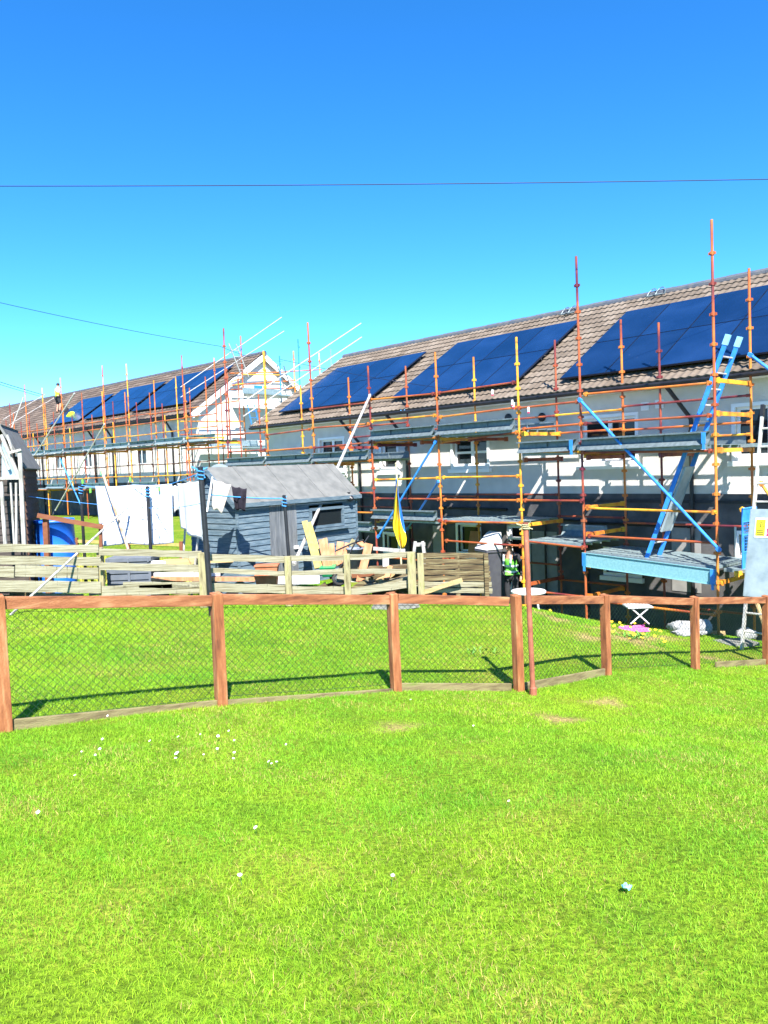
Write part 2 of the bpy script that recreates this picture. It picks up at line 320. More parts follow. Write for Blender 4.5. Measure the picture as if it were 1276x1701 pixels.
# ------------------------------------------------------------------ grass blades
def noise2(x,y,sc,seed):
    r=np.random.default_rng(seed); o=np.zeros_like(x); amp=1
    for k in range(4):
        for _ in range(3):
            a=r.uniform(0,2*PI); f=sc*(2**k)*r.uniform(.7,1.3); o+=amp*np.sin((x*math.cos(a)+y*math.sin(a))*f+r.uniform(0,6.28))
        amp*=.6
    return o/4.0
def make_grass():
    XS=[];YS=[];SC=[]
    bands=[(1.2,2.6,24000,.9),(2.6,4.0,20000,1.0),(4.0,6.0,14000,1.25),(6.0,8.5,8500,1.6),(8.5,13.5,4600,2.3),(13.5,20,1500,3.4)]
    for y0,y1,den,sc in bands:
        w0,w1=-.56*y1-1.0,.56*y1+1.0
        n=int((w1-w0)*(y1-y0)*den); x=rng.uniform(w0,w1,n); y=rng.uniform(y0,y1,n)
        k=(np.abs(x)<.55*y+.9); k&=~((x*NR.n.x+y*NR.n.y)<-14.0); x=x[k]; y=y[k]
        XS.append(x); YS.append(y); SC.append(np.full(len(x),sc))
    x=np.concatenate(XS); y=np.concatenate(YS); sc=np.concatenate(SC)
    dens=noise2(x,y,2.2,3); b=bare_at(x,y)
    keep=(rng.random(len(x))<np.clip(.85+.4*dens,.3,1))&(rng.random(len(x))>b*.93); x,y,sc,dens=x[keep],y[keep],sc[keep],dens[keep]
    n=len(x); z=gh(x,y)-.004
    tall=noise2(x,y,3.2,11); tuft=np.clip(noise2(x,y,6.5,5)-.35,0,1)
    h=(.023+.007*tall+.020*tuft)*rng.uniform(.5,1.45,n)*(1+.12*(sc-1)); h=np.clip(h,.012,.10)
    w=.0021*sc*rng.uniform(.7,1.35,n)
    az=rng.uniform(0,2*PI,n)+noise2(x,y,4,8)*1.5; lean=rng.uniform(.2,1.1,n)*h*1.0
    lx,ly=np.cos(az)*lean,np.sin(az)*lean; fa=rng.uniform(0,2*PI,n); wx,wy=np.cos(fa)*w/2,np.sin(fa)*w/2
    v=np.empty((n,5,3),np.float32)
    for k,(t,q) in enumerate(((0,-1),(0,1),(.5,-.85),(.5,.85),(1,0))):
        bend=t*t; v[:,k,0]=x+lx*bend+wx*q; v[:,k,1]=y+ly*bend+wy*q; v[:,k,2]=z+h*(t-.25*bend*lean/h)
    me=bpy.data.meshes.new('grass'); me.vertices.add(n*5); me.vertices.foreach_set('co',v.ravel())
    base=(np.arange(n)*5)[:,None]; lp=(base+np.array([[0,1,3,2,2,3,4]])).ravel().astype(np.int32)
    me.loops.add(n*7); me.loops.foreach_set('vertex_index',lp); me.polygons.add(n*2)
    st=((np.arange(n)*7)[:,None]+np.array([[0,4]])).ravel().astype(np.int32); me.polygons.foreach_set('loop_start',st)
    me.update(calc_edges=True)
    yel=np.clip(.42+.38*noise2(x,y,1.3,21)+.34*noise2(x,y,4,22)+rng.normal(0,.16,n)-.5*tuft,0,1)
    straw=(rng.random(n)<np.clip(.03+.16*noise2(x,y,3.0,31)+.34*np.clip(noise2(x,y,7.0,37)-.3,0,1)+.9*bare_at(x,y)*.6,0,.8))&(h<.055)
    c1=np.array([.20,.50,.028]); c2=np.array([.40,.61,.03]); c3=np.array([.66,.52,.17])
    col=c1+(c2-c1)*yel[:,None]; col=np.where(straw[:,None],c3*rng.uniform(.7,1.15,(n,1)),col)*rng.uniform(.5,1.3,(n,1))*(1-.28*np.clip(noise2(x,y,9,44)-.1,0,1))[:,None]
    ca=np.ones((n,5,4),np.float32); ca[:,:,:3]=col[:,None,:]
    at_=me.color_attributes.new('blade','FLOAT_COLOR','POINT'); at_.data.foreach_set('color',ca.ravel())
    m,nt,b=new_mat('grass_blade'); N,L=nt.nodes,nt.links; A=N.new('ShaderNodeAttribute'); A.attribute_name='blade'
    L.new(A.outputs['Color'],b.inputs['Base Color']); b.inputs['Roughness'].default_value=.55; b.inputs['Specular IOR Level'].default_value=.25
    tr=N.new('ShaderNodeBsdfTranslucent'); L.new(A.outputs['Color'],tr.inputs['Color']); mx=N.new('ShaderNodeMixShader'); mx.inputs[0].default_value=.45
    L.new(b.outputs[0],mx.inputs[1]); L.new(tr.outputs[0],mx.inputs[2]); L.new(mx.outputs[0],N['Material Output'].inputs['Surface'])
    me.materials.append(m); o=bpy.data.objects.new('grass',me); COL.objects.link(o); tag(o,'short yellow green lawn grass blades on the sloping ground','grass',kind='stuff')
    return n
NBL=make_grass(); print('blades',NBL)

# ------------------------------------------------------------------ houses
def wall_with_holes(mb, row, s0,s1,z0,z1,D,holes,depth=.14):
    xs=sorted({s0,s1,*[h[0] for h in holes],*[h[1] for h in holes]}); zs=sorted({z0,z1,*[h[2] for h in holes],*[h[3] for h in holes]})
    for i in range(len(xs)-1):
        for j in range(len(zs)-1):
            cx=(xs[i]+xs[i+1])/2; cz=(zs[j]+zs[j+1])/2
            if any(h[0]<cx<h[1] and h[2]<cz<h[3] for h in holes): continue
            mb.poly([row.pt(xs[i],zs[j],D),row.pt(xs[i+1],zs[j],D),row.pt(xs[i+1],zs[j+1],D),row.pt(xs[i],zs[j+1],D)])
    for a,b,c,d in [h[:4] for h in holes]:
        D2=D+depth; P=row.pt
        mb.poly([P(a,c,D),P(a,d,D),P(a,d,D2),P(a,c,D2)]); mb.poly([P(b,c,D),P(b,c,D2),P(b,d,D2),P(b,d,D)])
        mb.poly([P(a,d,D),P(b,d,D),P(b,d,D2),P(a,d,D2)]); mb.poly([P(a,c,D),P(a,c,D2),P(b,c,D2),P(b,c,D)])
def rbox(mb,row,s0,s1,z0,z1,D0,D1):   # D0 nearer the camera
    return mb.obox(row.pt((s0+s1)/2,(z0+z1)/2,(D0+D1)/2), row.e*(s1-s0)/2, row.n*(D1-D0)/2, Z3*(z1-z0)/2)
def window(row,par,h,D,mull=(.5,),trans=None,surround=True,sill=True):
    a,b,c,d=h[:4]; t=.055; Df=D+.07; fm=MB()
    for q in ((a,b,c,c+t),(a,b,d-t,d)): rbox(fm,row,q[0]+.001,q[1]-.001,q[2],q[3],Df,Df+.06)
    for q in ((a,a+t),(b-t,b)): rbox(fm,row,q[0],q[1],c+t,d-t,Df,Df+.06)
    for f in mull: x=a+(b-a)*f; rbox(fm,row,x-.045,x+.045,c+t,d-t,Df-.004,Df+.056)
    if trans:
        xs=[a+t]+[a+(b-a)*f for f in mull]+[b-t]
        z=c+(d-c)*trans
        for x0,x1 in zip(xs[:-1],xs[1:]): rbox(fm,row,x0+(.045 if x0>a+t else 0),x1-(.045 if x1<b-t else 0),z-.03,z+.03,Df,Df+.056)
    if surround:
        w=.07
        for q in ((a-w,b+w,d,d+w),(a-w,b+w,c-w,c)): rbox(fm,row,q[0],q[1],q[2],q[3],D-.03,D+.02)
        for q in ((a-w,a),(b,b+w)): rbox(fm,row,q[0],q[1],c,d,D-.03,D+.02)
    fr=fm.build('window_frame',M_upvc,par)
    pm=MB(); pm.poly([row.pt(a+.02,c+.02,Df+.03),row.pt(b-.02,c+.02,Df+.03),row.pt(b-.02,d-.02,Df+.03),row.pt(a+.02,d-.02,Df+.03)]); pm.build('pane',M_glass,fr)
    if sill: sm=MB(); rbox(sm,row,a-.12,b+.12,c-.17,c-.075,D-.10,D+.02); sm.build('sill',M_upvc,fr)
    return fr
def tiled_roof(row,s0,s1,De,ze,Dr,zr,matl,par,step,period=.165,course=.30,amp=.022):
    run=Dr-De; rise=zr-ze; L=math.hypot(run,rise); nrm=V((0,0,1))*(run/L)+row.n*(rise/L); nc=int(round(L/course)); ns=int((s1-s0)/step)+1
    ss=np.linspace(s0,s1,ns); prof=amp*(.5+.5*np.cos(2*PI*ss/period))**1.3
    verts=[];faces=[];uv=[]
    e=np.array(row.e); nn=np.array(row.n); N3=np.array(nrm)
    for j in range(nc):
        for t,lift in ((j/nc-.004,-.004),(j/nc-.004,.030),((j+1)/nc,.004)):
            base=ss[:,None]*e[None]-nn[None]*(De+run*t)+np.array([0,0,ze+rise*t])[None]+N3[None]*(prof+lift)[:,None]
            verts.append(base); uv.append((ss/ (period*2), np.full(ns, j+ (.05 if lift!=.004 else .95))))
    V_=np.concatenate(verts); U=np.concatenate([u[0]+ .5*(int(k/3)%2) for k,u in enumerate(uv)]); W=np.concatenate([u[1] for u in uv])
    for r in range(nc*3-1):
        if r%3==2: continue
        k=r*ns
        faces += [(k+i,k+i+1,k+ns+i+1,k+ns+i) for i in range(ns-1)]
    o=ORG[par.name]; me=bpy.data.meshes.new('roof'); me.from_pydata((V_-np.array(o)).tolist(),[],faces); me.materials.append(matl)
    ul=me.uv_layers.new(name='UVMap'); li=np.empty(len(me.loops),np.int32); me.loops.foreach_get('vertex_index',li)
    # keep each face's uv in one course
    ul.data.foreach_set('uv',np.stack([U[li],W[li]],1).ravel().astype(np.float32))
    ob=bpy.data.objects.new('roof',me); COL.objects.link(ob); ob.parent=par; ORG[ob.name]=o
    return ob
class Roof:   # the front slope plane of a row
    def __init__(s,row,De,ze,Dr,zr):
        s.row,s.De,s.ze,s.run,s.rise=row,De,ze,Dr-De,zr-ze; s.L=math.hypot(s.run,s.rise); s.nrm=Z3*(s.run/s.L)+row.n*(s.rise/s.L); s.up=(-row.n*s.run+Z3*s.rise)/s.L
        s.p0=row.pt(0,ze,De)
    def st(s,px,py,off=.14): p=on_plane(px,py,s.p0+s.nrm*off,s.nrm); q=p-(s.p0+s.nrm*off); return q.dot(s.row.e),q.dot(s.up)
    def pt(s,a,t,off): return s.row.e*a + s.p0 + s.up*t + s.nrm*off
def solar_array(roof,corners,rows,label,pw=1.12,cols=None,s1=None,wide=False):
    (a0,t0),(a1,t1),(a2,t2),(a3,t3)=[roof.st(*c) for c in corners]   # bl br tr tl
    sa,sb=(a0+a3)/2,(a1+a2)/2
    if wide: ta_=0; sa=wide[0]; sb=wide[1]
    if s1 is not None: sb=s1
    ta,tb=(t0+t1)/2,(t2+t3)/2; tb=min(tb,roof.L-.35); ta=max(ta,.35)
    n=cols or max(1,round((sb-sa)/pw)); 
    t=thing('solar_array',label,'solar array',roof.pt((sa+sb)/2,ta,.1))
    for i in range(n):
        for j in range(rows):
            x0,x1=sa+(sb-sa)*i/n+.008,sa+(sb-sa)*(i+1)/n-.008; y0,y1=ta+(tb-ta)*j/rows+.008,ta+(tb-ta)*(j+1)/rows-.008
            b=MB(); c=roof.pt((x0+x1)/2,(y0+y1)/2,.145); b.obox(c,roof.row.e*(x1-x0)/2,roof.up*(y1-y0)/2,roof.nrm*.018)
            p=b.build('solar_panel',M_panelframe,t)
            q=MB(); f=.014; q.obox(c+roof.nrm*.0145,roof.row.e*((x1-x0)/2-f),roof.up*((y1-y0)/2-f),roof.nrm*.006); q.build('glass_face',M_panel,p)
    r=MB()
    for k in range(rows):
        for f in (.25,.75):
            y=ta+(tb-ta)*(k+f)/rows; r.obox(roof.pt((sa+sb)/2,y,.10),roof.row.e*(sb-sa)/2,roof.up*.02,roof.nrm*.024)
    r.build('mounting_rail',M_blackmetal,t); return sa,sb,ta,tb

def ridge(row,par,s0,s1,Dr,zr,m):
    b=MB(); n=int((s1-s0)/.45)
    for i in range(n):
        a=s0+(s1-s0)*i/n; c=s0+(s1-s0)*(i+1)/n+.03; rr=.115+.006*(i%2)
        b.tube(row.pt(a,zr-.02,Dr),row.pt(c,zr-.02,Dr),rr,12)
    return b.build('ridge_tiles',m,par)

def pix_hole(row,D,x0,y0,x1,y1):
    a=row.sz(x0,(y0+y1)/2,D); b=row.sz(x1,(y0+y1)/2,D); c=row.sz((x0+x1)/2,y0,D); d=row.sz((x0+x1)/2,y1,D)
    return [a[0],b[0],d[1],c[1]]

# ---- near terrace
NW=14.8; NE=14.32; NRD=18.5
s_left=(NR.sz(575,596,NRD)[0]+NR.sz(420,716,NE)[0])/2
ze=(NR.sz(1180,622,NE)[1]+NR.sz(600,690,NE)[1])/2; zr=(NR.sz(1180,470,NRD)[1]+NR.sz(760,556,NRD)[1])/2
s_right=NR.sz(1276,700,NW)[0]+9
print('near',s_left,s_right,ze,zr, NR.sz(575,596,NRD), NR.sz(420,716,NE))
zg=-3.7; zw=ze-.02
near=thing('terraced_house','long grey rendered terrace with brown tiled roof behind the scaffolding','house',NR.pt((s_left+s_right)/2,zg,NW))
H={}
H['w1']=pix_hole(NR,NW,1222,668,1300,757); H['w2']=pix_hole(NR,NW,968,686,1056,766); H['w3']=pix_hole(NR,NW,753,726,810,777)
H['w4']=pix_hole(NR,NW,634,734,660,780); H['w5']=pix_hole(NR,NW,532,727,571,779)
zt=(H['w1'][3]+H['w2'][3]+H['w3'][3]+H['w5'][3])/4; zb=(H['w2'][2]+H['w3'][2]+H['w1'][2]+H['w5'][2])/4
for k in ('w1','w2','w3','w4','w5'): H[k][2]=zb; H[k][3]=zt
H['g1']=pix_hole(NR,NW,762,872,797,917); H['g2']=pix_hole(NR,NW,1008,915,1062,952); H['g3']=pix_hole(NR,NW,1228,888,1250,922); H['g4']=pix_hole(NR,NW,640,888,662,915)
H['door']=pix_hole(NR,NW,843,872,882,985); H['door'][2]=zg
print({k:[round(x,2) for x in v] for k,v in H.items()})
w=MB(); split=-1.0
up=[h for k,h in H.items() if k[0]=='w']; lowh=[h for k,h in H.items() if k[0]!='w']
wall_with_holes(w,NR,s_left,s_right,zg,zw,NW,up+lowh)
P=NR.pt; Db=2*NRD-NW
w.poly([P(s_left,zg,Db),P(s_left,zg,NW),P(s_left,zw,NW),P(s_left,zr-.15,NRD),P(s_left,zw,Db)]); w.poly([P(s_right,zg,NW),P(s_right,zg,Db),P(s_right,zw,Db),P(s_right,zr-.15,NRD),P(s_right,zw,NW)])
w.poly([P(s_right,zg,Db),P(s_left,zg,Db),P(s_left,zw,Db),P(s_right,zw,Db)])
w.build('wall',M_render,near)
bw=MB(); wall_with_holes(bw,NR,s_left-.0,s_right,zg,-.74,NW-.012,lowh,depth=.15); bw.poly([P(s_left,-.74,NW-.012),P(s_right,-.74,NW-.012),P(s_right,-.74,NW+.002),P(s_left,-.74,NW+.002)]); bw.build('shaded_lower_wall',M_deckshade,near)  # lower storey skin, deck shade put into its colour
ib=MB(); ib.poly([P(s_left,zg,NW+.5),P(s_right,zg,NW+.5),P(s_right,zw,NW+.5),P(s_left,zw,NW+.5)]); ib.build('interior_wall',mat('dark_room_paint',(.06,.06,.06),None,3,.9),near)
window(NR,near,H['w1'],NW,(.72,),None); window(NR,near,H['w2'],NW,(.5,),.34); window(NR,near,H['w3'],NW,(.52,),.36); window(NR,near,H['w4'],NW,(),None); window(NR,near,H['w5'],NW,(.5,),.36)
for k in ('g1','g2','g3','g4'): window(NR,near,H[k],NW,(),None,surround=True,sill=(k in('g1','g2')))
# vases on w2 and w3 sills behind glass are too small; net curtain bars left out
a,b_,c,d=H['door']; fm=MB()
for q in ((a,a+.08,c,d),(b_-.08,b_,c,d)): rbox(fm,NR,*q,NW+.05,NW+.12)
rbox(fm,NR,a+.08,b_-.08,d-.08,d,NW+.05,NW+.12); rbox(fm,NR,a+.08,b_-.08,d-.36,d-.30,NW+.06,NW+.11); fr=fm.build('door_frame',M_upvc,near)
rf=tiled_roof(NR,s_left-.12,s_right,NE,ze,NRD,zr,M_tile,near,.0275)
bk=MB(); bk.poly([P(s_left-.12,ze,2*NRD-NE),P(s_left-.12,zr,NRD),P(s_right,zr,NRD),P(s_right,ze,2*NRD-NE)]); bk.build('rear_roof_slope',M_tile_far,near)
ridge(NR,rf,s_left-.12,s_right,NRD,zr,M_ridge)
sf=MB(); rbox(sf,NR,s_left-.1,s_right,ze-.10,ze-.06,NE+.06,NW-.003); sf.build('soffit',M_upvc,near)
fb=MB(); rbox(fb,NR,s_left-.1,s_right,ze-.10,ze-.005,NE+.02,NE+.055); fb.build('fascia',M_blackmetal,near)
gt=MB(); 
gt.tube(P(s_left-.1,ze-.055,NE-.035),P(s_right,ze-.055,NE-.035),.042,10); gt.build('gutter',M_black,near)
vb=MB(); roofN=Roof(NR,NE,ze,NRD,zr); vb.bar(roofN.pt(s_left-.11,-.02,-.03),roofN.pt(s_left-.11,roofN.L,-.03),.03,.12,roofN.nrm); vb.build('verge_board',M_upvc,near)
for x0,y0,x1,y1 in ((597,700,605,870),(675,725,686,880),(1147,650,1156,885)):
    sa=(NR.sz(x0,y0,NW)[0]+NR.sz(x1,y1,NW)[0])/2; dp=MB()
    pts=[P(sa-.3,ze-.09,NE-.02),P(sa-.24,ze-.2,NE+.05),P(sa,ze-.75,NW-.07),P(sa,zg,NW-.07)]; dp.path(pts,.042,8)
    for z in (ze-1.0,ze-2.4,ze-3.6): dp.lathe(P(sa,z,NW-.07),[(.055,-.03),(.055,.03),(.04,.03)],8)
    dp.build('downpipe',M_black,near)
for px0,py0,px1,py1,rr_ in ((735,843,842,846,.03),(975,868,1180,876,.028),(905,862,962,865,.025)):
    q0=NR.pix(px0,py0,NW-.06); q1=NR.pix(px1,py1,NW-.06); dp=MB(); dp.tube(q0,q1,rr_,8); dp.tube(q0,V((q0.x,q0.y,zg)),rr_,8); dp.build('waste_pipe',M_black,near)
for px,py,w_,h_ in ((905,940,.35,.8),(730,905,.22,.5),(1140,925,.3,.7)):
    q0=NR.pix(px,py,NW-.016); b=MB(); b.obox(q0,NR.e*w_,NR.n*.006,Z3*h_); b.build('insulation_board',mat('pale_insulation_board',(.30,.29,.27),(.24,.23,.22),5,.95),near)
for px,py in ((845,694),(901,693)):
    p=NR.pix(px,py,NW); v=MB(); v.lathe(p+NR.n*.03,[(.001,.012),(.075,.012),(.10,0),(.10,-.035)],16,axis=NR.n); v.build('vent_outlet',M_black,near)
for px,py in ((1072,675),(1096,671)):
    p=NR.pix(px,py,NW); v=MB(); v.obox(p+NR.n*.012,NR.e*.085,NR.n*.014,Z3*.085)
    for k in range(4): v.obox(p+NR.n*.03+Z3*(-.05+.033*k),NR.e*.07,NR.n*.006,Z3*.006)
    v.build('wall_vent',M_upvc,near)
# cable run and drip strip on the wall
dr=MB(); rbox(dr,NR,s_left+.02,s_right,-.92,-.86,NW-.05,NW-.002); dr.build('drip_strip',M_blackmetal,near)
# arrays
solar_array(roofN,[(453,690),(616,662),(709,583),(563,613)],2,'smallest of three dark solar arrays on near roof, at its left end')
solar_array(roofN,[(650,662),(860,636),(961,532),(760,571)],2,'dark solar array on near roof between two bare strips of brown tiles')
a3=[roofN.st(*c) for c in ((927,630),(1262,590),(1400,455),(1049,514))]
solar_array(roofN,[(927,630),(1262,590),(1400,455),(1049,514)],2,'large dark solar array on near roof above the blue ladder')
sr_=roofN.st(1275,560)[0]
for px,py,side in ((945,521,'beside the tallest middle pole'),(1090,491,'furthest up the roof')):
    a,t=roofN.st(px,py,.05); hk=MB()
    for dx in (-.12,.10):
        pts=[roofN.pt(a+dx+.13*math.cos(q),t+.22*math.sin(q),.06+.10*abs(math.sin(q))) for q in np.linspace(0,2*PI,13)]; hk.path(pts,.012,5)
    hk.obox(roofN.pt(a,t-.05,.07),roofN.row.e*.2,roofN.up*.012,roofN.nrm*.012)
    tag(hk.build('roof_hook',M_galv_dark,org=roofN.pt(a,t,.05)),'pair of wire roof hooks lying at the near ridge '+side,'roof hook','wire hooks on the near roof')

# ---- far terrace
FW_=19.7; FE=19.25; FRD=23.4
sg=(FR.sz(446,588,FRD)[0]+FR.sz(305,693,FE)[0])/2; fze=(FR.sz(305,693,FE)[1]+FR.sz(90,712,FE)[1])/2; fzr=(FR.sz(440,588,FRD)[1]+FR.sz(60,664,FRD)[1])/2
print('far',sg,fze,fzr,FR.sz(446,588,FRD),FR.sz(305,693,FE),FR.sz(60,664,FRD),FR.sz(90,712,FE))
fs0=sg-52; fzg=-2.4; fzw=fze-.02; P=FR.pt
far=thing('terraced_house','distant terrace with bright white gable end and dark tiled roof','house',P((fs0+sg)/2,fzg,FW_))
fh=[]
for q in ((224,715,242,762),(136,726,151,765),(90,735,103,770)): fh.append(pix_hole(FR,FW_,*q))
for h in fh: h[2],h[3]=.55,1.75
for x0,x1 in ((262,276),(190,203)): 
    h=pix_hole(FR,FW_,x0,780,x1,820); h[2],h[3]=-1.5,-.5; fh.append(h)
w=MB(); wall_with_holes(w,FR,fs0,sg,fzg,fzw,FW_,fh); w.build('wall',M_render,far)
bw=MB(); wall_with_holes(bw,FR,fs0,sg-.02,fzg,-.35,FW_-.012,[h for h in fh if h[3]<-.3],depth=.15); bw.build('shaded_lower_wall',M_deckshade,far)  # far row too: shade under the lifts painted onto the lower wall
w=MB(); Db=2*FRD-FW_
w.poly([P(sg,fzg,FW_),P(sg,fzg,Db),P(sg,fzw,Db),P(sg,fzr-.12,FRD),P(sg,fzw,FW_)]); w.poly([P(fs0,fzg,FW_),P(fs0,fzw,FW_),P(fs0,fzr-.12,FRD),P(fs0,fzw,Db),P(fs0,fzg,Db)]); w.poly([P(fs0,fzg,Db),P(fs0,fzw,Db),P(sg,fzw,Db),P(sg,fzg,Db)])
w.build('gable_wall',M_gable,far)
for h in fh: window(FR,far,h,FW_,(.5,),None,surround=False,sill=False)
roofF=Roof(FR,FE,fze,FRD,fzr)
rf=tiled_roof(FR,fs0,sg+.22,FE,fze,FRD,fzr,M_tile_far,far,.0825,period=.33,course=.30,amp=.025)
bk=MB(); bk.poly([P(fs0,fze,2*FRD-FE),P(fs0,fzr,FRD),P(sg+.22,fzr,FRD),P(sg+.22,fze,2*FRD-FE)]); bk.build('rear_roof_slope',M_tile_far,far)
ridge(FR,rf,fs0,sg+.22,FRD,fzr,M_ridge)
bb=MB()
for sgn in (1,-1):
    p0=P(sg+.2,fze-.16,FRD-sgn*(FRD-FE+.05)); p1=P(sg+.2,fzr-.16,FRD); bb.bar(p0,p1,.035,.26,(0,0,1))
bb.build('barge_board',M_upvc,far)
fb=MB(); rbox(fb,FR,fs0,sg+.2,fze-.18,fze-.02,FE+.02,FE+.055); fb.build('fascia',M_blackmetal,far)
gt=MB(); gt.tube(P(fs0,fze-.06,FE-.04),P(sg+.15,fze-.06,FE-.04),.055,8); gt.build('gutter',M_black,far)
sf=MB(); rbox(sf,FR,fs0,sg+.18,fze-.12,fze-.07,FE+.06,FW_-.003); sf.build('soffit',M_upvc,far)
for px in (190,160,72,290):
    sa=FR.sz(px,760,FW_)[0]; dp=MB(); dp.path([P(sa,fze-.1,FE),P(sa,fze-.7,FW_-.07),P(sa,fzg,FW_-.07)],.05,6); dp.build('downpipe',M_black,far)
solar_array(roofF,[(72,710),(125,697),(198,651),(160,661)],2,'farthest small solar array on the distant roof beside the worker',wide=(-47.2,-43.1))
solar_array(roofF,[(134,698),(193,688),(283,631),(218,646)],2,'middle solar array on the distant roof',wide=(-42.6,-37.7))
solar_array(roofF,[(213,688),(300,668),(391,604),(296,627)],2,'solar array on the distant roof next to its white gable',wide=(-37.2,-31.9))

# ------------------------------------------------------------------ scaffolds
TR=.0242
def standard(par,row,px0,py0,px1,py1,D,zb=None,m=None,name='standard',n_col=True):
    """vertical tube with pressed collars: seen from its top pixel to its bottom pixel"""
    top=row.pix(px0,py0,D); bot=row.pix(px1,py1,D); a=(top.dot(row.e)+bot.dot(row.e))/2
    lean=(top.dot(row.e)-bot.dot(row.e))*.35
    z1=top.z; z0=bot.z if zb is None else zb
    p0=row.pt(a-lean,z0,D); p1=row.pt(a+lean,z1,D); b=MB(); b.tube(p0,p1,TR,8)
    d=(p1-p0); Ln=d.length; d.normalize(); k=Ln-.55
    b.lathe(p1-d*.16,[(TR,0),(.018,.012),(.018,.16)],8,axis=d)
    while k>.1 and n_col:
        c=p0+d*k; b.lathe(c,[(TR,-.035),(.036,-.03),(.036,.03),(TR,.035)],8,axis=d)
        for s_ in (row.e,-row.e,row.n,-row.n): b.obox(c+s_*.045,s_*.016,d*.022,d.cross(s_)*.012)
        k-=.5
    b.build(name,m or M_scaf,par); return a
def ledger(par,row,x0,y0,x1,y1,D,D1=None,m=None,name='ledger'):
    p0=row.pix(x0,y0,D); p1=row.pix(x1,y1,D1 or D); d=(p1-p0).normalized(); b=MB(); b.tube(p0,p1,.0215,8)
    for p,s_ in ((p0,1),(p1,-1)): b.tube(p,p+d*s_*.07,.031,8); b.obox(p+d*s_*.05,d*.018,row.n*.03,Z3*.04)
    return b.build(name,m or M_scaf,par)
def ztube(par,row,s0,s1,z,D,D1=None,m=None,name='ledger',r=.0215):
    b=MB(); p0=row.pt(s0,z,D); p1=row.pt(s1,z,D1 if D1 is not None else D); b.tube(p0,p1,r,8); d=(p1-p0).normalized()
    for p,s_ in ((p0,1),(p1,-1)): b.tube(p,p+d*s_*.07,.03,8)
    return b.build(name,m or M_scaf,par)
def transom(par,row,a,z,D0,D1,m=None):
    b=MB(); p0=row.pt(a,z,D0); p1=row.pt(a,z,D1); b.bar(p0,p1,.045,.07); b.obox(p0+row.n*-.05,row.n*.03,row.e*.035,Z3*.05); b.obox(p1+row.n*.05,row.n*.03,row.e*.035,Z3*.05)
    return b.build('transom',m or M_scaf_yel,par)
def channel(par,row,s0,s1,z,D0,D1,m=None,n=3,name='platform_board'):
    """pressed steel decking: n trays side by side across the depth, ribbed"""
    for k in range(n):
        d0=D0+(D1-D0)*k/n+.006; d1=D0+(D1-D0)*(k+1)/n-.006; b=MB()
        rbox(b,row,s0,s1,z-.008,z,d0,d1); rbox(b,row,s0,s1,z-.06,z-.008,d0,d0+.008); rbox(b,row,s0,s1,z-.06,z-.008,d1-.008,d1)
        j=s0+.15
        while j<s1-.1: rbox(b,row,j,j+.02,z,z+.006,d0+.02,d1-.02); j+=.3
        b.build(name,m or M_galv,par)
def toe(par,row,s0,s1,z0,z1,D,m=None,clips=True,lip=.10):
    """steel toe board with returned lips and stiffener ribs"""
    b=MB(); rbox(b,row,s0,s1,z0,z1,D,D+.006); rbox(b,row,s0,s1,z1-.008,z1,D-lip,D-.0005); rbox(b,row,s0,s1,z1-.03,z1-.009,D-lip,D-lip+.006)
    P=row.pt; hl=.42*(z1-z0); b.hexa([P(s0,z0,D-lip),P(s1,z0,D-lip),P(s1,z0-.006,D-lip),P(s0,z0-.006,D-lip),P(s0,z0+hl,D-.012),P(s1,z0+hl,D-.012),P(s1,z0+hl,D-.002),P(s0,z0+hl,D-.002)]) if lip>.05 else rbox(b,row,s0,s1,z0,z0+.02,D-lip,D-.0005)
    n=max(1,round((s1-s0)/.75))
    for k in range(1,n): x=s0+(s1-s0)*k/n; rbox(b,row,x-.012,x+.012,z0+.022,z1-.031,D-min(lip,.03),D-.0005)
    t=b.build('toe_board',m or M_galv_dark,par)
    if clips:
        for x in (s1-.06,):
            c=MB(); rbox(c,row,x-.035,x+.035,z0+.02,z1-.02,D-lip-.02,D-lip-.003); rbox(c,row,x-.02,x+.02,z0-.08,z0+.02,D-lip-.02,D-lip+.01); c.build('toe_board_clip',M_blue_steel,t)
    return t
D0=13.0; D1=14.35
scaf=thing('scaffold','long orange and yellow tube scaffold along the near brown roofed terrace','scaffold',NR.pt(-10,zg,13.6))
def ns(px,py,D=D0): return NR.sz(px,py,D)
# outer standards (top pixel, bottom pixel)
OUT={}
gzb=lambda a,D: gz(*(NR.pt(a,0,D).xy))-.02
for k,(x0,y0,x1,y1,mm) in {'a':(305,640,319,796,M_scaf),'b':(372,545,378,768,M_scaf_red),'c':(437,583,448,776,M_scaf_yel),'d':(510,536,527,771,M_scaf),'e':(610,608,628,909,M_scaf_red),'f':(722,585,738,939,M_scaf),'g':(857,560,870,909,M_scaf_yel),'h':(956,426,975,985,M_scaf_red),'i':(1181,365,1195,1057,M_scaf)}.items():
    a=(ns(x0,y0)[0]+ns(x1,y1)[0])/2; OUT[k]=standard(scaf,NR,x0,y0,x1,y1,D0,zb=gzb(a,D0),m=mm)
INN={}
for k,(x0,y0,x1,y1,mm) in {'b':(429,655,435,758,M_scaf_red),'c':(499,640,504,753,M_scaf_yel),'d':(578,627,588,818,M_scaf),'e':(673,608,685,853,M_scaf_red),'f':(786,593,797,891,M_scaf_yel),'g':(921,565,931,865,M_scaf_red),'h':(1030,531,1043,930,M_scaf),'h2':(1093,536,1102,765,M_scaf_red),'i':(1243,446,1252,700,M_scaf)}.items():
    a=(ns(x0,y0,D1)[0]+ns(x1,y1,D1)[0])/2; INN[k]=standard(scaf,NR,x0,y0,x1,y1,D1,zb=gzb(a,D1),m=mm)
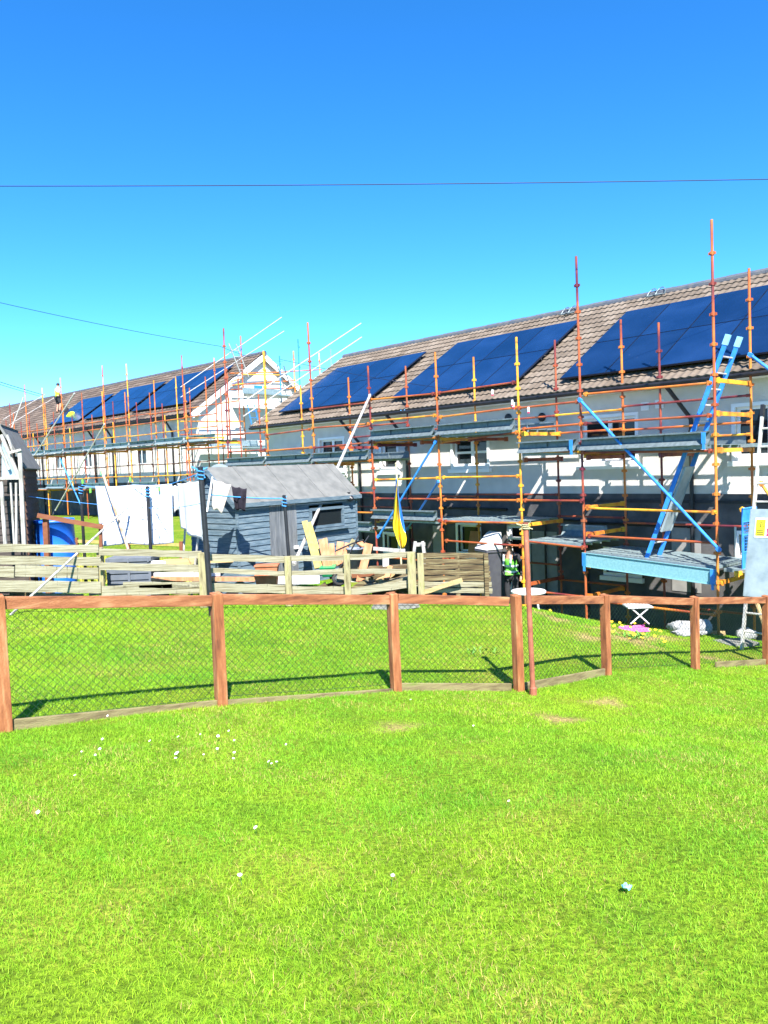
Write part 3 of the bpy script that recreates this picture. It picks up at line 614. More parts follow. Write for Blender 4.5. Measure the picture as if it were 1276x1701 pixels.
print('out',{k:round(v,2) for k,v in OUT.items()},'in',{k:round(v,2) for k,v in INN.items()})
LED=[ # outer face
 (970,655,1182,636,0),(970,704,1182,690,1),(973,844,1190,851,2),(976,890,1191,902,1),(966,752,1184,749,1),
 (860,678,962,667,1),(868,713,968,704,0),(868,750,966,750,2),(870,831,970,832,1),(873,899,972,910,1),
 (728,653,856,635,1),(730,693,859,677,0),(732,735,861,718,0),(735,793,863,791,2),(737,830,864,831,0),(738,866,868,869,0),(740,898,868,907,1),
 (614,664,722,654,0),(617,700,724,690,2),(619,735,727,727,0),(623,797,729,794,2),(625,828,731,829,1),(626,863,733,865,1),
 (515,680,610,669,1),(518,711,613,704,0),(521,744,615,735,1),(525,771,617,765,0),
 (441,723,515,713,1),(443,749,518,743,0),(446,775,522,772,1),(310,728,372,727,2),(312,747,374,741,0),(377,722,440,718,0),(380,751,442,747,1),(378,776,444,774,0)]
MM=(M_scaf,M_scaf_red,M_scaf_yel)
for x0,y0,x1,y1,c in LED: ledger(scaf,NR,x0,y0,x1,y1,D0-.05,m=MM[c])
for k0,k1,x,y,c in (('g','h',980,685,2),('h','i',1140,666,1),('h','i',1140,708,0),('f','g',860,696,1),('e','f',735,712,0),('d','e',630,723,1),('h','i',1140,727,2),('g','h',985,716,0)):
    ztube(scaf,NR,INN[k0],INN[k1],NR.sz(x,y,D1-.05)[1],D1-.05,m=MM[c])
# sections left to right: lifts
z_r=NR.sz(1075,750,D0)[1]; z_m=NR.sz(740,727,D0)[1]; z_l=NR.sz(500,772,D0)[1]
print('lifts',z_r,z_m,z_l)
zp_r=NR.sz(1080,958,D0)[1]; zp_m=NR.sz(800,868,D0)[1]; zp_l=NR.sz(600,880,D0)[1]; print('low',zp_r,zp_m,zp_l)
# upper lift decking: trays rest on ledgers
def deck(k0,k1,z,n=4,d0=D0+.02,d1=D1-.02,gap=.04): channel(scaf,NR,OUT[k0]+gap,OUT[k1]-gap,z,d0,d1,n=n)
for k0,k1,z in (('h','i',z_r),('g','h',z_r),('f','g',z_m),('e','f',z_m),('d','e',z_l),('c','d',z_l),('b','c',z_l)):
    deck(k0,k1,z+.07); toe(scaf,NR,OUT[k0]+.05,OUT[k1]-.05,z+.075,z+.30,D0-.085,clips=(k0 in('h','g')))
    toe(scaf,NR,OUT[k0]+.05,OUT[k1]-.05,z+.075,z+.25,D1-.03,m=M_galv_dark,clips=False,lip=.03)
for k,z in (('h',z_r),('i',z_r),('f',z_m),('e',z_m),('g',z_m),('d',z_l),('c',z_l)):
    transom(scaf,NR,OUT[k]+.06,z-.03,D0,D1); 
# end guard transoms at the right gable end of the bay
for z in (NR.sz(1184,632,D0)[1],NR.sz(1187,687,D0)[1]): transom(scaf,NR,OUT['i']+.02,z,D0,D1)
# low lift
def low(k0,k1,z,dd=(D0+.02,D1-.02)): deck(k0,k1,z,4,*dd)
for k in range(4):
    d=D0+.03+(D1-D0-.04)*(k+.5)/4; b=MB(); wd_=(D1-D0-.04)/4-.012
    q0=NR.pt(OUT['h']+.03,-1.80,d); q1=NR.pt(OUT['i']-.03,-1.915,d); b.bar(q0,q1,wd_,.05)
    for j in range(13): c=q0.lerp(q1,(j+.5)/13); b.bar(c-NR.n*wd_*.42+Z3*.027,c+NR.n*wd_*.42+Z3*.027,.02,.008)
    b.build('platform_board',M_galv,scaf)
channel(scaf,NR,OUT['i']+.03,OUT['i']+1.2,-1.93,D0+.2,D1+.3,n=4)
M_turq=mat('turquoise_toe_board_paint',(.20,.40,.44),(.15,.33,.37),30,.5,bump=.3,bscale=160)
tb0=NR.pix(968,929,D0-.09); tb1=NR.pix(1190,959,D0-.09); b=MB(); b.bar(tb0,tb1,.008,.27); du=(tb1-tb0).normalized()
for s_ in (-1,1): b.bar(tb0+Z3*.13*s_+NR.n*.012,tb1+Z3*.13*s_+NR.n*.012,.022,.012)
tb=b.build('toe_board',M_turq,scaf)
for q,s_ in ((tb0,1),(tb1,-1)): b=MB(); b.obox(q+du*.05*s_+NR.n*.03,du*.04,NR.n*.008,Z3*.12); b.obox(q+du*.05*s_+NR.n*.03-Z3*.17,du*.02,NR.n*.012,Z3*.05); b.build('toe_board_clip',M_blue_steel,tb)
low('g','h',-1.62); low('f','g',zp_m+.05); low('e','f',zp_m-.01)
toe(scaf,NR,OUT['e']+.05,OUT['f']-.05,zp_m+.02,zp_m+.24,D0-.085,clips=False); toe(scaf,NR,OUT['d']+.25,OUT['e']-.05,zp_l-.0,zp_l+.22,D0-.05,clips=False); low('d','e',zp_l)
toe(scaf,NR,OUT['g']+.10,OUT['h']-.3,-1.61,-1.38,D1-.03,m=M_galv,clips=False)
for k,z in (('g',zp_m-.02),('f',zp_m-.04),('e',zp_m-.06),('h',zp_r+.10),('i',zp_r)): transom(scaf,NR,OUT[k]+.06,z,D0,D1)
for z in (NR.sz(975,843,D0)[1],NR.sz(977,888,D0)[1]): transom(scaf,NR,OUT['h']+.08,z,D0,D1)
for k0,k1,z in (('h','i',zp_r-.75),('g','h',zp_r-.45),('f','g',zp_m-1.0),('h','i',zp_r+.85),('g','h',zp_r+.95),('f','g',zp_m+.55),('e','f',zp_m+.5),('d','e',zp_l+.5)):
    ztube(scaf,NR,INN[k0],INN[k1],z,D1-.05,m=M_scaf_red)
# right continuation beyond the bay
for dz,mm in ((.0,M_scaf),(.55,M_scaf_red),(1.12,M_scaf_red)): ztube(scaf,NR,OUT['i']+1.25,OUT['i']+3.4,z_r+dz,D1-.05,m=mm)
RX=OUT['i']+1.25
channel(scaf,NR,OUT['i']+.05,OUT['i']+3.3,z_r+.07,D1-.5,D1-.02,n=2)
transom(scaf,NR,RX+.05,zp_r+1.18,D1-.75,D1,m=M_scaf_yel)
# raking tubes / braces
def brace(par,p0,p1,m,r=.0242,name='brace'):
    b=MB(); b.tube(p0,p1,r,8); d=(p1-p0).normalized()
    for p in (p0+d*.05,p1-d*.05): b.obox(p,d*.035,d.cross(Z3).normalized()*.028,d.cross(d.cross(Z3)).normalized()*.034)
    return b.build(name,m,par)
brace(scaf,NR.pix(961,662,D0-.1),NR.pix(1197,916,D0-.1),M_blue_steel,.028)
brace(scaf,NR.pix(1243,587,D1-.3),NR.pix(1300,630,D1-.3),M_blue_steel,.028)
brace(scaf,NR.pix(725,732,D0-.1),NR.pix(627,894,D0-.4),M_blue_steel); brace(scaf,NR.pix(729,799,D0-.1),NR.pix(676,880,D0+.6),M_blue_steel)
brace(scaf,NR.pix(1262,800,D1-.2),NR.pix(1290,840,D1-.2),M_scaf_yel)
brace(scaf,NR.pix(1232,842,D0+.9),NR.pix(1244,884,D0+.9),M_scaf_yel)
# little hooked red and white warning tags on the guard rail
for px,py in ((818,651),(853,672),(878,680),(851,668)):
    p=NR.pix(px,py,D0-.08); b=MB(); b.obox(p,NR.e*.022,NR.n*.006,Z3*.05); b.build('warning_tag',M_signw,scaf); b=MB(); b.obox(p-Z3*.065,NR.e*.022,NR.n*.007,Z3*.014); b.build('warning_tag_foot',M_signr,scaf)
# long pale raking tube from rail down to the junk yard
rk0=NR.pix(615,656,D0-.12); rk1=at(488,938,12.9)
brace(scaf,rk0,rk1,M_alu,.03,'raking_tube')
# loading gate at the platform end
gate=MB(); ga=OUT['i']+.32; zt0=NR.sz(1212,843,D0+.6)[1]; zb0=NR.sz(1212,940,D0+.6)[1]; gd0,gd1=D0+.28,D0+.82
for d in (gd0,gd1): gate.tube(NR.pt(ga,zb0,d),NR.pt(ga,zt0,d),.018,8)
hgt=zt0-zb0
for f in (0,.28,.56,.78,1): gate.tube(NR.pt(ga,zb0+hgt*f,gd0),NR.pt(ga,zb0+hgt*f,gd1),.016,8)
for k in range(1,8): d=gd0+(gd1-gd0)*k/8; gate.tube(NR.pt(ga,zb0+.28*hgt,d),NR.pt(ga,zt0,d),.004,4)
for k in range(1,14): z=zb0+hgt*(.28+.72*k/14); gate.tube(NR.pt(ga,z,gd0),NR.pt(ga,z,gd1),.004,4)
gate.obox(NR.pt(ga,zb0+hgt*.14,(gd0+gd1)/2),NR.e*.006,NR.n*(gd1-gd0)/2,Z3*hgt*.13); gate.obox(NR.pt(ga,zb0+hgt*.89,(gd0+gd1)/2),NR.e*.006,NR.n*(gd1-gd0)/2,Z3*hgt*.10)
gate.build('loading_gate',M_blue_steel,scaf)
transom(scaf,NR,ga,zb0-.05,D0,D0+.95)
b=MB(); b.tube(NR.pt(ga-.12,zb0+.2,gd0),NR.pt(ga-.12,zb0+hgt*.7,gd0),.02,8); b.build('gate_post',M_alu,scaf)
for k in OUT:
    a=OUT[k]; z=gzb(a,D0)
    b=MB(); c=NR.pt(a,z+.03,D0); b.obox(c,NR.e*.07,NR.n*.07,Z3*.006); b.build('base_plate',M_galv_dark,scaf)

# far scaffold, one bay after another
FD0,FD1=18.0,19.05
fsc=thing('scaffold','distant orange tube scaffold along the dark roofed far terrace','scaffold',FR.pt(-44,fzg,18.5))
sF=FR.sz(309,740,FD0)[0]; bays=[sF-2.4*k for k in range(-1,13)]
print('sF',sF,sg)
def fz(x,y): return FR.sz(x,y,FD0)[1]
tops=[4.6,5.0,4.2,5.2,5.4,4.3,5.3,5.0,5.4,4.6,5.0,4.4,5.2,4.6]
for k,a in enumerate(bays):
    zb=gz(*FR.pt(a,0,FD0).xy)-.02; mm=(M_scaf,M_scaf_red,M_scaf,M_scaf_yel)[k%4]
    for D,zt_,m2 in ((FD0,tops[k],mm),(FD1,3.9+.5*((k*7)%3)/2,(M_scaf_red,M_scaf,M_scaf_yel)[k%3])):
        b=MB(); b.tube(FR.pt(a+ (0 if D==FD0 else .1),zb,D),FR.pt(a+(0 if D==FD0 else .1),zt_,D),.027,6); z=zt_-.5
        while z>zb+.2: b.tube(FR.pt(a+(0 if D==FD0 else .1),z-.035,D),FR.pt(a+(0 if D==FD0 else .1),z+.035,D),.045,6); z-=1.0
        b.build('standard',m2,fsc)
    if k:
        a1=bays[k-1]
        for z,m2,D in ((2.35,M_scaf,FD0-.05),(1.85,M_scaf_yel,FD0-.05),(1.25,M_scaf_red,FD0-.05),(-.05,M_scaf_yel,FD0-.05),(-.62,M_scaf,FD0-.05),(1.25,M_scaf_red,FD1),(2.9,M_scaf,FD1),(.5,M_scaf_red,FD1)):
            ztube(fsc,FR,a,a1,z+.02*((k*5)%3-1),D,m=m2,r=.024)
        channel(fsc,FR,a+.05,a1-.05,1.34,FD0+.05,FD1-.05,n=3); toe(fsc,FR,a+.05,a1-.05,1.35,1.58,FD0-.08,m=M_galv if k%3 else M_galv_dark,clips=False)
        channel(fsc,FR,a+.05,a1-.05,-.55,FD0+.05,FD1-.05,n=3)
        if k%2: toe(fsc,FR,a+.05,a1-.05,-.52,-.30,FD0-.08,m=M_galv,clips=False)
    if k:
        for f,zt2,m2,D in ((.5,3.3+.5*(k%3)/2,M_scaf_red,FD1),(.33,2.6,M_scaf_yel,FD0)):
            if (k+int(f*10))%2 or D==FD1: b=MB(); x=a+2.4*f; b.tube(FR.pt(x,-.6,D),FR.pt(x,zt2,D),.026,6); b.build('puncheon',m2,fsc)
    transom(fsc,FR,a+.06,1.2,FD0,FD1); transom(fsc,FR,a+.06,-.66,FD0,FD1)
for q in ((1,M_blue_steel,(100,762),(135,840)),(0,M_alu,(174,704),(92,848)),(0,M_alu,(124,653),(58,756)),(0,M_alu,(39,660),(20,710))):
    p0=FR.pix(*q[2],FD0-.15); p1=FR.pix(*q[3],FD0-.15-.5*(1-q[0])); brace(fsc,p0,p1,q[1],.034)
# pale handrails that follow the roof slopes of both gables
def slope_rail(par,row,a,x0,y0,x1,y1): 
    p0=row.cross(x0,y0,a); p1=row.cross(x1,y1,a); b=MB(); b.tube(p0,p1,.019,8); b.build('sloping_handrail',M_alu,par)
slope_rail(fsc,FR,sg+.5,300,643,468,527); slope_rail(fsc,FR,sg+.5,300,660,472,550)
slope_rail(scaf,NR,s_left-.5,404,668,600,537); slope_rail(scaf,NR,s_left-.5,404,692,601,560)
slope_rail(fsc,FR,bays[-3],5,697,75,655) ; slope_rail(fsc,FR,bays[-3],15,706,100,655)
# gable end tower of the far terrace
gs=thing('scaffold','small scaffold tower with pale platform against the far white gable','scaffold',FR.pt(sg+1,fzg,21.5))
def gcr(px,py,off): return FR.cross(px,py,sg+off)
for x0,y0,x1,y1,off,mm in ((399,558,408,740,.35,M_scaf),(436,583,445,700,.35,M_scaf_yel),(463,591,468,668,.35,M_blue_steel),(493,563,499,640,.35,M_blue_steel),(487,583,490,640,1.4,M_scaf_yel),(375,612,384,760,.35,M_scaf_red),(427,655,434,745,1.4,M_scaf_red),(530,586,531,612,.35,M_scaf_yel),(550,580,550,606,1.4,M_galv)):
    p=gcr(x0,y0,off); q=gcr(x1,y1,off); b=MB(); zb=gz(q.x,q.y); b.tube(V((q.x,q.y,zb)),V((q.x+(p.x-q.x)*.3,q.y+(p.y-q.y)*.3,p.z)),.032,6); z=p.z-.4
    while z>zb+.3: b.tube(V((q.x,q.y,z-.04)),V((q.x,q.y,z+.04)),.052,6); z-=1.0
    b.build('standard',mm,gs)
for x0,y0,x1,y1,mm,off in ((380,620,480,618,M_scaf,.3),(404,622,466,623,M_scaf_yel,.3),(382,640,490,632,M_scaf,.3),(384,647,492,645,M_scaf_red,.3),(462,618,535,614,M_scaf,.3),(480,646,495,640,M_scaf,1.4),(300,700,405,700,M_scaf_yel,.3),(300,722,405,722,M_scaf,.3),(384,634,404,628,M_scaf_yel,.3),(386,640,405,637,M_scaf_yel,1.4)):
    b=MB(); b.tube(gcr(x0,y0,off),gcr(x1,y1,off),.028,6); b.build('ledger',mm,gs)
def gslab(x0,y0,x1,y1,o0,o1,th,m,name):   # slab along the gable between two pixels
    p=gcr(x0,y0,o0); q=gcr(x1,y1,o0); z=(p.z+q.z)/2; b=MB(); c=(p+q)/2; c.z=z; d=(q-p); d.z=0
    b.obox(c+FR.e*(o1-o0)/2,d/2,FR.e*(o1-o0)/2,Z3*th/2); b.build(name,m,gs)
gslab(385,660,470,658,.4,1.5,.05,M_galv,'platform_board'); gslab(403,651,466,650,1.5,1.53,.26,M_galv,'toe_board'); gslab(380,656,404,655,1.50,1.53,.30,M_upvc,'toe_board')
gslab(398,669,458,671,1.5,1.55,.28,M_upvc,'scaffold_plank'); gslab(470,662,492,658,.5,1.3,.06,M_scaf,'transom')
gslab(300,737,428,736,.45,.48,.26,M_galv,'toe_board'); gslab(300,745,428,745,.48,1.3,.05,M_galv,'platform_board')
gslab(422,643,435,643,.9,.96,.14,M_blue_steel,'equipment_bag')
def glad(x0,y0,x1,y1,off):   # little access ladder
    p=gcr(x0,y0,off); q=gcr(x1,y1,off); b=MB(); w_=FR.n*.2
    for s_ in (-1,1): b.bar(p+w_*s_,q+w_*s_,.05,.03)
    n=int((p-q).length/.28)
    for k in range(1,n): c=p+(q-p)*k/n; b.tube(c-w_,c+w_,.014,5)
    return b
lo=glad(386,571,407,625,.8).build('ladder',M_alu,org=gcr(407,625,.8)); tag(lo,'small silver ladder at top of the far white gable platform','ladder')
lo=glad(466,607,485,668,1.0).build('ladder',M_galv_dark,org=gcr(485,668,1.0)); tag(lo,'short grey ladder leaning down behind the near roof by the far gable','ladder')
lo=glad(417,672,424,705,1.6).build('ladder',M_blue_steel,org=gcr(424,705,1.6)); tag(lo,'short blue ladder below the platform on the far white gable','ladder')

# ------------------------------------------------------------------ ladders on the near scaffold
def ladder(p0,p1,wv,label,name='ladder',rail=M_blue_steel,rung=M_alu,rw=.075,rt=.032,cap=None):
    t=thing(name,label,'ladder',p0); d=(p1-p0); L_=d.length; d=d.normalized(); nrm=wv.cross(d).normalized()
    for s_ in (-1,1):
        b=MB(); b.obox((p0+p1)/2+wv*s_,d*L_/2,wv.normalized()*rt/2,nrm*rw/2); r_=b.build('rail',rail,t)
        if cap: b=MB(); b.obox(p1+wv*s_,d*.09,wv.normalized()*(rt/2+.008),nrm*(rw/2+.008)); b.build('end_cap',cap,r_)
    n=int(L_/.28)
    for k in range(1,n):
        c=p0+d*(L_*k/n); b=MB(); b.tube(c-wv,c+wv,.016,6); b.build('rung',rung,t)
    return t
lb0=NR.pix(1085,920,D0+.35); lb0.z=-1.83; lb1=NR.pix(1217,566,D0+.75)
ladder(lb0,lb1,NR.n*.23,'long bright blue ladder rising from the low platform to the roof edge',cap=mat('pale_blue_plastic',(.25,.55,.80),None,6,.5))
# ladder guard (grey board) strapped to the lower part of the blue ladder is a separate thing
gm=MB(); d=(lb1-lb0).normalized(); nn=(NR.n.cross(d)).normalized(); gm.obox(lb0+d*1.15,d*.62,NR.n*.17,nn*.008); 
for s_ in (-1,1): gm.obox(lb0+d*1.15+NR.n*.17*s_,d*.62,NR.n*.012,nn*.02)
gm2=gm.build('ladder_guard',M_sheetmetal,org=lb0+d*1.15); gm2.location += nn*(-.06 if nn.y>0 else .06); tag(gm2,'narrow grey guard plate strapped to the blue ladder rungs','ladder guard')
# silver ladder at right edge with locked steel sheet and sign
ll0=NR.pix(1232,1052,11.9); ll0.z=gz(ll0.x,ll0.y); ll1=NR.pix(1267,682,12.6); wv=NR.e*.22
ladder(ll0+wv,ll1+wv,wv,'tall silver ladder at the right edge standing on the grass',rail=M_alu,rung=M_alu,rw=.065,cap=M_black)
d=(ll1-ll0).normalized(); nn=d.cross(NR.e).normalized(); 
if nn.y>0: nn=-nn
q0=NR.pix(1236,990,12.0); f0=(q0-ll0).dot(d); f1=(NR.pix(1250,846,12.3)-ll0).dot(d)
c=ll0+d*(f0+f1)/2+NR.e*.22+nn*.06
gm=MB(); gm.obox(c,d*(f1-f0)/2,NR.e*.24,nn*.004)
for s_ in (-1,1): gm.obox(c+NR.e*.24*s_+nn*-.02,d*(f1-f0)/2,NR.e*.006,nn*.024)
tag(gm.build('ladder_guard',M_sheetmetal,org=c),'wide scuffed steel sheet covering the rungs of the silver ladder','ladder guard')
sc=NR.pix(1274,877,12.15); sc=ll0+d*((sc-ll0).dot(d))+NR.e*.235+nn*.068
sg_=thing('safety_sign','white safety sign with yellow and red panels on the steel ladder sheet','sign',sc)
hw=.17; hh=.15
b=MB(); b.obox(sc,NR.e*hw,d*hh,nn*.003); b.build('board',M_signw,sg_)
def sgn(cx,cz,w_,h_,m,off=.0045,name='panel',rot=0): b=MB(); b.obox(sc+NR.e*cx+d*cz+nn*off,NR.e*w_,d*h_,nn*.001); return b.build(name,m,sg_)
sgn(-.085,.0,.07,.125,M_signy); sgn(.08,-.065,.07,.06,M_signr); 
def tri(cx,cz,r,m,off): 
    b=MB(); pts=[sc+NR.e*(cx+r*math.sin(a_))+d*(cz+r*math.cos(a_))+nn*off for a_ in (0,-2.094,2.094)]; b.poly(pts); return b.build('warning_triangle',m,sg_)
tri(-.085,.045,.06,M_black,.0062); tri(-.085,.043,.042,M_signy,.0070); sgn(-.085,.045,.005,.020,M_black,.0078,'exclamation_mark'); sgn(-.085,.016,.005,.005,M_black,.0078,'exclamation_dot')
for k in range(3): sgn(-.085,-.045-.028*k,.05,.006,M_black,.0062,'text_line'); sgn(.08,-.045-.02*k,.05,.005,M_signw,.0062,'text_line')
ring=MB(); 
for k in range(20):
    a0,a1=2*PI*k/20,2*PI*(k+1)/20
    ring.poly([sc+NR.e*(.08+r_*math.sin(a_))+d*(.065+r_*math.cos(a_))+nn*.0048 for r_,a_ in ((.058,a0),(.058,a1),(.044,a1),(.044,a0))])
ring.build('prohibition_ring',M_signr,sg_)
b=MB(); b.obox(sc+NR.e*.08+d*.065+nn*.0055,(NR.e*.7+d*.7)*.05,(NR.e*.7-d*.7)*.006,nn*.0005); b.build('prohibition_bar',M_signr,sg_)
b=MB(); b.obox(sc+NR.e*.08+d*.055+nn*.0046,NR.e*.010,d*.026,nn*.0004); b.build('walking_figure',M_black,sg_)

for k0,k1,dz in (('c','d',.5),('c','d',-.55),('b','c',.5),('d','e',1.0)): ztube(scaf,NR,INN[k0],INN[k1],z_l+dz,D1-.05,m=M_scaf_red)
for k0,k1,z,mm in (('d','e',zp_l+.45,M_scaf),('d','e',zp_l+.95,M_scaf_red),('c','d',zp_l+.2,M_scaf),('e','f',zp_m-.95,M_scaf_red),('g','h',zp_r-.5,M_scaf_red),('h','i',zp_r-.55,M_scaf),('c','d',zp_l+.8,M_scaf_red)):
    ztube(scaf,NR,OUT[k0],OUT[k1],z,D0-.05,m=mm)
for k,z in (('b',z_l),('h',zp_r-.5),('g',zp_r-.4),('f',zp_m-.9)): transom(scaf,NR,OUT[k]+.05,z,D0,D1,m=(M_scaf,M_scaf_red)[int(z*10)%2])
for a in np.linspace(OUT['d']+1.1,OUT['i']-1.0,7):
    for z in (z_m-.02 if a<OUT['g'] else z_r-.02,): transom(scaf,NR,float(a),z-.05,D0,D1,m=M_scaf_red)

# ------------------------------------------------------------------ near red-brown fence with chain-link
def gpt(px,py,Y): p=at(px,py,Y); p.z=gz(p.x,p.y); return p
fb_=[at(px,pb,Y) for px,pb,ptp,Y in POSTS]; ft=[at(px,ptp,Y).z for px,pb,ptp,Y in POSTS]
for p in fb_: p.z=gz(p.x,p.y)
fence=thing('garden_fence','low red brown timber fence with green chain link netting across the lawn','fence',fb_[2])
nP=len(fb_)
# one more post each side, outside the frame
ext0=fb_[0]*2-fb_[1]; ext0.z=gz(ext0.x,ext0.y); ext1=fb_[-1]*2-fb_[-2]; ext1.z=gz(ext1.x,ext1.y)
PB=[ext0]+fb_+[ext1]; PT=[ft[0]+.12]+ft+[ft[-1]-.05]
hw_=.043
for i,p in enumerate(PB):
    a=PB[max(i-1,0)]; c=PB[min(i+1,len(PB)-1)]; d=(c-a); d.z=0; d.normalize(); s_=V((-d.y,d.x,0)); h=PT[i]-p.z
    b=MB(); lean=V((random.uniform(-.012,.012),random.uniform(-.01,.01),0))
    top=V((p.x,p.y,PT[i]))+lean; bot=V((p.x,p.y,p.z-.12))
    b.hexa([bot-d*hw_-s_*hw_,bot+d*hw_-s_*hw_,bot+d*hw_+s_*hw_,bot-d*hw_+s_*hw_,top-d*hw_-s_*hw_,top+d*hw_-s_*hw_,top+d*hw_+s_*hw_+Z3*.012,top-d*hw_+s_*hw_+Z3*.012])
    b.build('post',M_redpost,fence,bevel=.006)
def net(par,p0,p1,z0a,z0b,z1a,z1b,off,pitch=.062):
    d=p1-p0; d.z=0; L_=d.length; d.normalize(); n=V((-d.y,d.x,0)); H_=max(z1a-z0a,z1b-z0b); b=MB(); r=.0018
    N_=int((L_+H_)/pitch)+1
    def P_(u,z): f=u/L_; lo=z0a+(z0b-z0a)*f; hi=z1a+(z1b-z1a)*f; v=z/H_; return V((p0.x,p0.y,0))+d*u+n*(off+.010*math.sin(u*4+z*5))+Z3*(lo+(hi-lo)*v)
    for sgn_ in (1,-1):
        for k in range(-int(H_/pitch)-1,int(L_/pitch)+int(H_/pitch)+2):
            u0=k*pitch; pts=[]
            for q in range(9):
                z=H_*q/8; u=u0+sgn_*z
                if 0<=u<=L_: pts.append(P_(u,z)+n*(.002*sgn_))
            if len(pts)>1: b.path(pts,r,3)
    for v in (0.02,.98):
        b.path([P_(L_*q/8,H_*v) for q in range(9)],.002,4)
    return b.build('wire_netting',M_net,par)
for i in range(len(PB)-1):
    a,c=PB[i],PB[i+1]; d=(c-a); d.z=0; d.normalize(); s_=V((-d.y,d.x,0))
    za,zb=PT[i]-.052,PT[i+1]-.052
    r0=V((a.x,a.y,za))+d*(hw_+.004); r1=V((c.x,c.y,zb))-d*(hw_+.004+(.05 if i==3 else 0))
    b=MB(); b.bar(r0,r1,.040,.088); b.build('top_rail',M_redwood,fence,bevel=.004)
    if i not in (5,):
        f0=r0.copy(); f1=r1.copy(); f0.z=gz(f0.x,f0.y)+.028; f1.z=gz(f1.x,f1.y)+.028
        if i==6: f0=f0.lerp(f1,.25)
        if i==2: f0.z-=.035; f1.z-=.05
        if i==1: f1.z-=.03
        b=MB(); b.bar(f0-s_*.0,f1,.03,.10); b.build('gravel_board',M_gravelboard,fence,bevel=.004)
    net(fence,a,c,gz(a.x,a.y)+.05,gz(c.x,c.y)+.05,PT[i]-.10,PT[i+1]-.10,.026,.062)

# rusty pole standing just in front of the fence
p=gpt(886,1158,7.75); pt_=at(873,868,7.75)
t=thing('rusty_pole','rusty red iron clothes pole wired at its top in front of the fence','pole',p)
b=MB(); b.tube(p-Z3*.1,pt_,.027,10); b.build('pole',M_rust,t)
b=MB(); b.lathe(p+Z3*.0,[(.027,0),(.038,.0),(.038,.07),(.027,.09)],10); b.build('foot_collar',M_rust,t)
b=MB()
for k in range(40): q0=k*.55; q1=(k+1)*.55; b.tube(pt_+V((.034*math.cos(q0),.034*math.sin(q0),-.01-.0016*k)),pt_+V((.034*math.cos(q1),.034*math.sin(q1),-.01-.0016*(k+1))),.006,5)
for dx,dz in ((-.09,.03),(.07,-.03),(-.06,-.03)): b.tube(pt_+V((0,0,-.04)),pt_+V((dx,.01,dz-.04)),.007,5)
b.build('tie_wire',mat('pale_tie_wire',(.42,.40,.22),None,20,.7),t)

# ------------------------------------------------------------------ weathered board fence of the yard behind
old=thing('board_fence','old weathered pale timber board fence along the yard with the sheds','fence',gpt(335,985,12.2))
def ob(par,x0,y0,x1,y1,hpx,Y0=12.2,Y1=12.2,th=.028,m=None,name='board'):
    p0=at(x0,y0,Y0); p1=at(x1,y1,Y1); b=MB(); h=hpx/F*(Y0+Y1)/2
    n=8; d=(p1-p0)/n; 
    ws=[random.uniform(-.008,.008) for _ in range(n+1)]
    for k in range(n):
        a=p0+d*k+Z3*ws[k]; c=p0+d*(k+1)+Z3*ws[k+1]; b.bar(a,c,th,h)
    return b.build(name,m or M_oldwood,par)
for q in ((-120,910,164,911,13),(-120,929,168,932,14),(-120,948,24,950,18),(26,948,164,953,19),(-120,972,168,976,19)): ob(old,*q)
for q in ((165,917,335,921,11),(165,941,335,944,12),(170,981,335,977,16),(205,972,335,972,10)): ob(old,*q,Y0=12.15,Y1=12.15)
for q in ((335,925,482,929,11),(335,947,480,953,8),(335,976,480,978,14),(482,927,577,926,9),(482,953,577,948,8),(482,980,577,980,12),(577,926,690,921,9),(577,949,690,949,8),(582,984,690,968,12)): ob(old,*q,Y0=12.2,Y1=12.3)
def opost(px,y0,y1,Y,w=.085,m=None,par=old,name='post'):
    b0=at(px,y1,Y); z=gz(b0.x,b0.y)-.05; p1=at(px,y0,Y); b=MB(); b.obox(V(((b0.x+p1.x)/2,(b0.y+p1.y)/2,(z+p1.z)/2)),V((w/2,0,0)),V((0,w/2,0)),Z3*(p1.z-z)/2); return b.build(name,m or M_oldpost,par,bevel=.008)
for px,y0,Y,w in ((168,909,12.27,.09),(337,918,12.1,.11),(479,924,12.12,.10),(577,920,12.14,.10),(684,917,12.18,.13),(699,919,12.16,.10)): opost(px,y0,985,Y,w)
pal=thing('slatted_panel','dark mossy slatted timber panel at the end of the board fence','fence panel',gpt(760,985,12.4))
for k in range(7):
    y=922+k*9.6; ob(pal,703,y,810+k*1.3,y+1.5,8.2,Y0=12.4,Y1=12.55,m=(M_pallet if k<5 else M_oldwood),name='slat')
for px in (712,760,808): opost(px,919,984,12.5,.07,m=M_pallet,par=pal,name='batten')
ob(pal,705,984,768,963,7,Y0=12.3,Y1=12.35,m=M_plank,name='loose_slat')

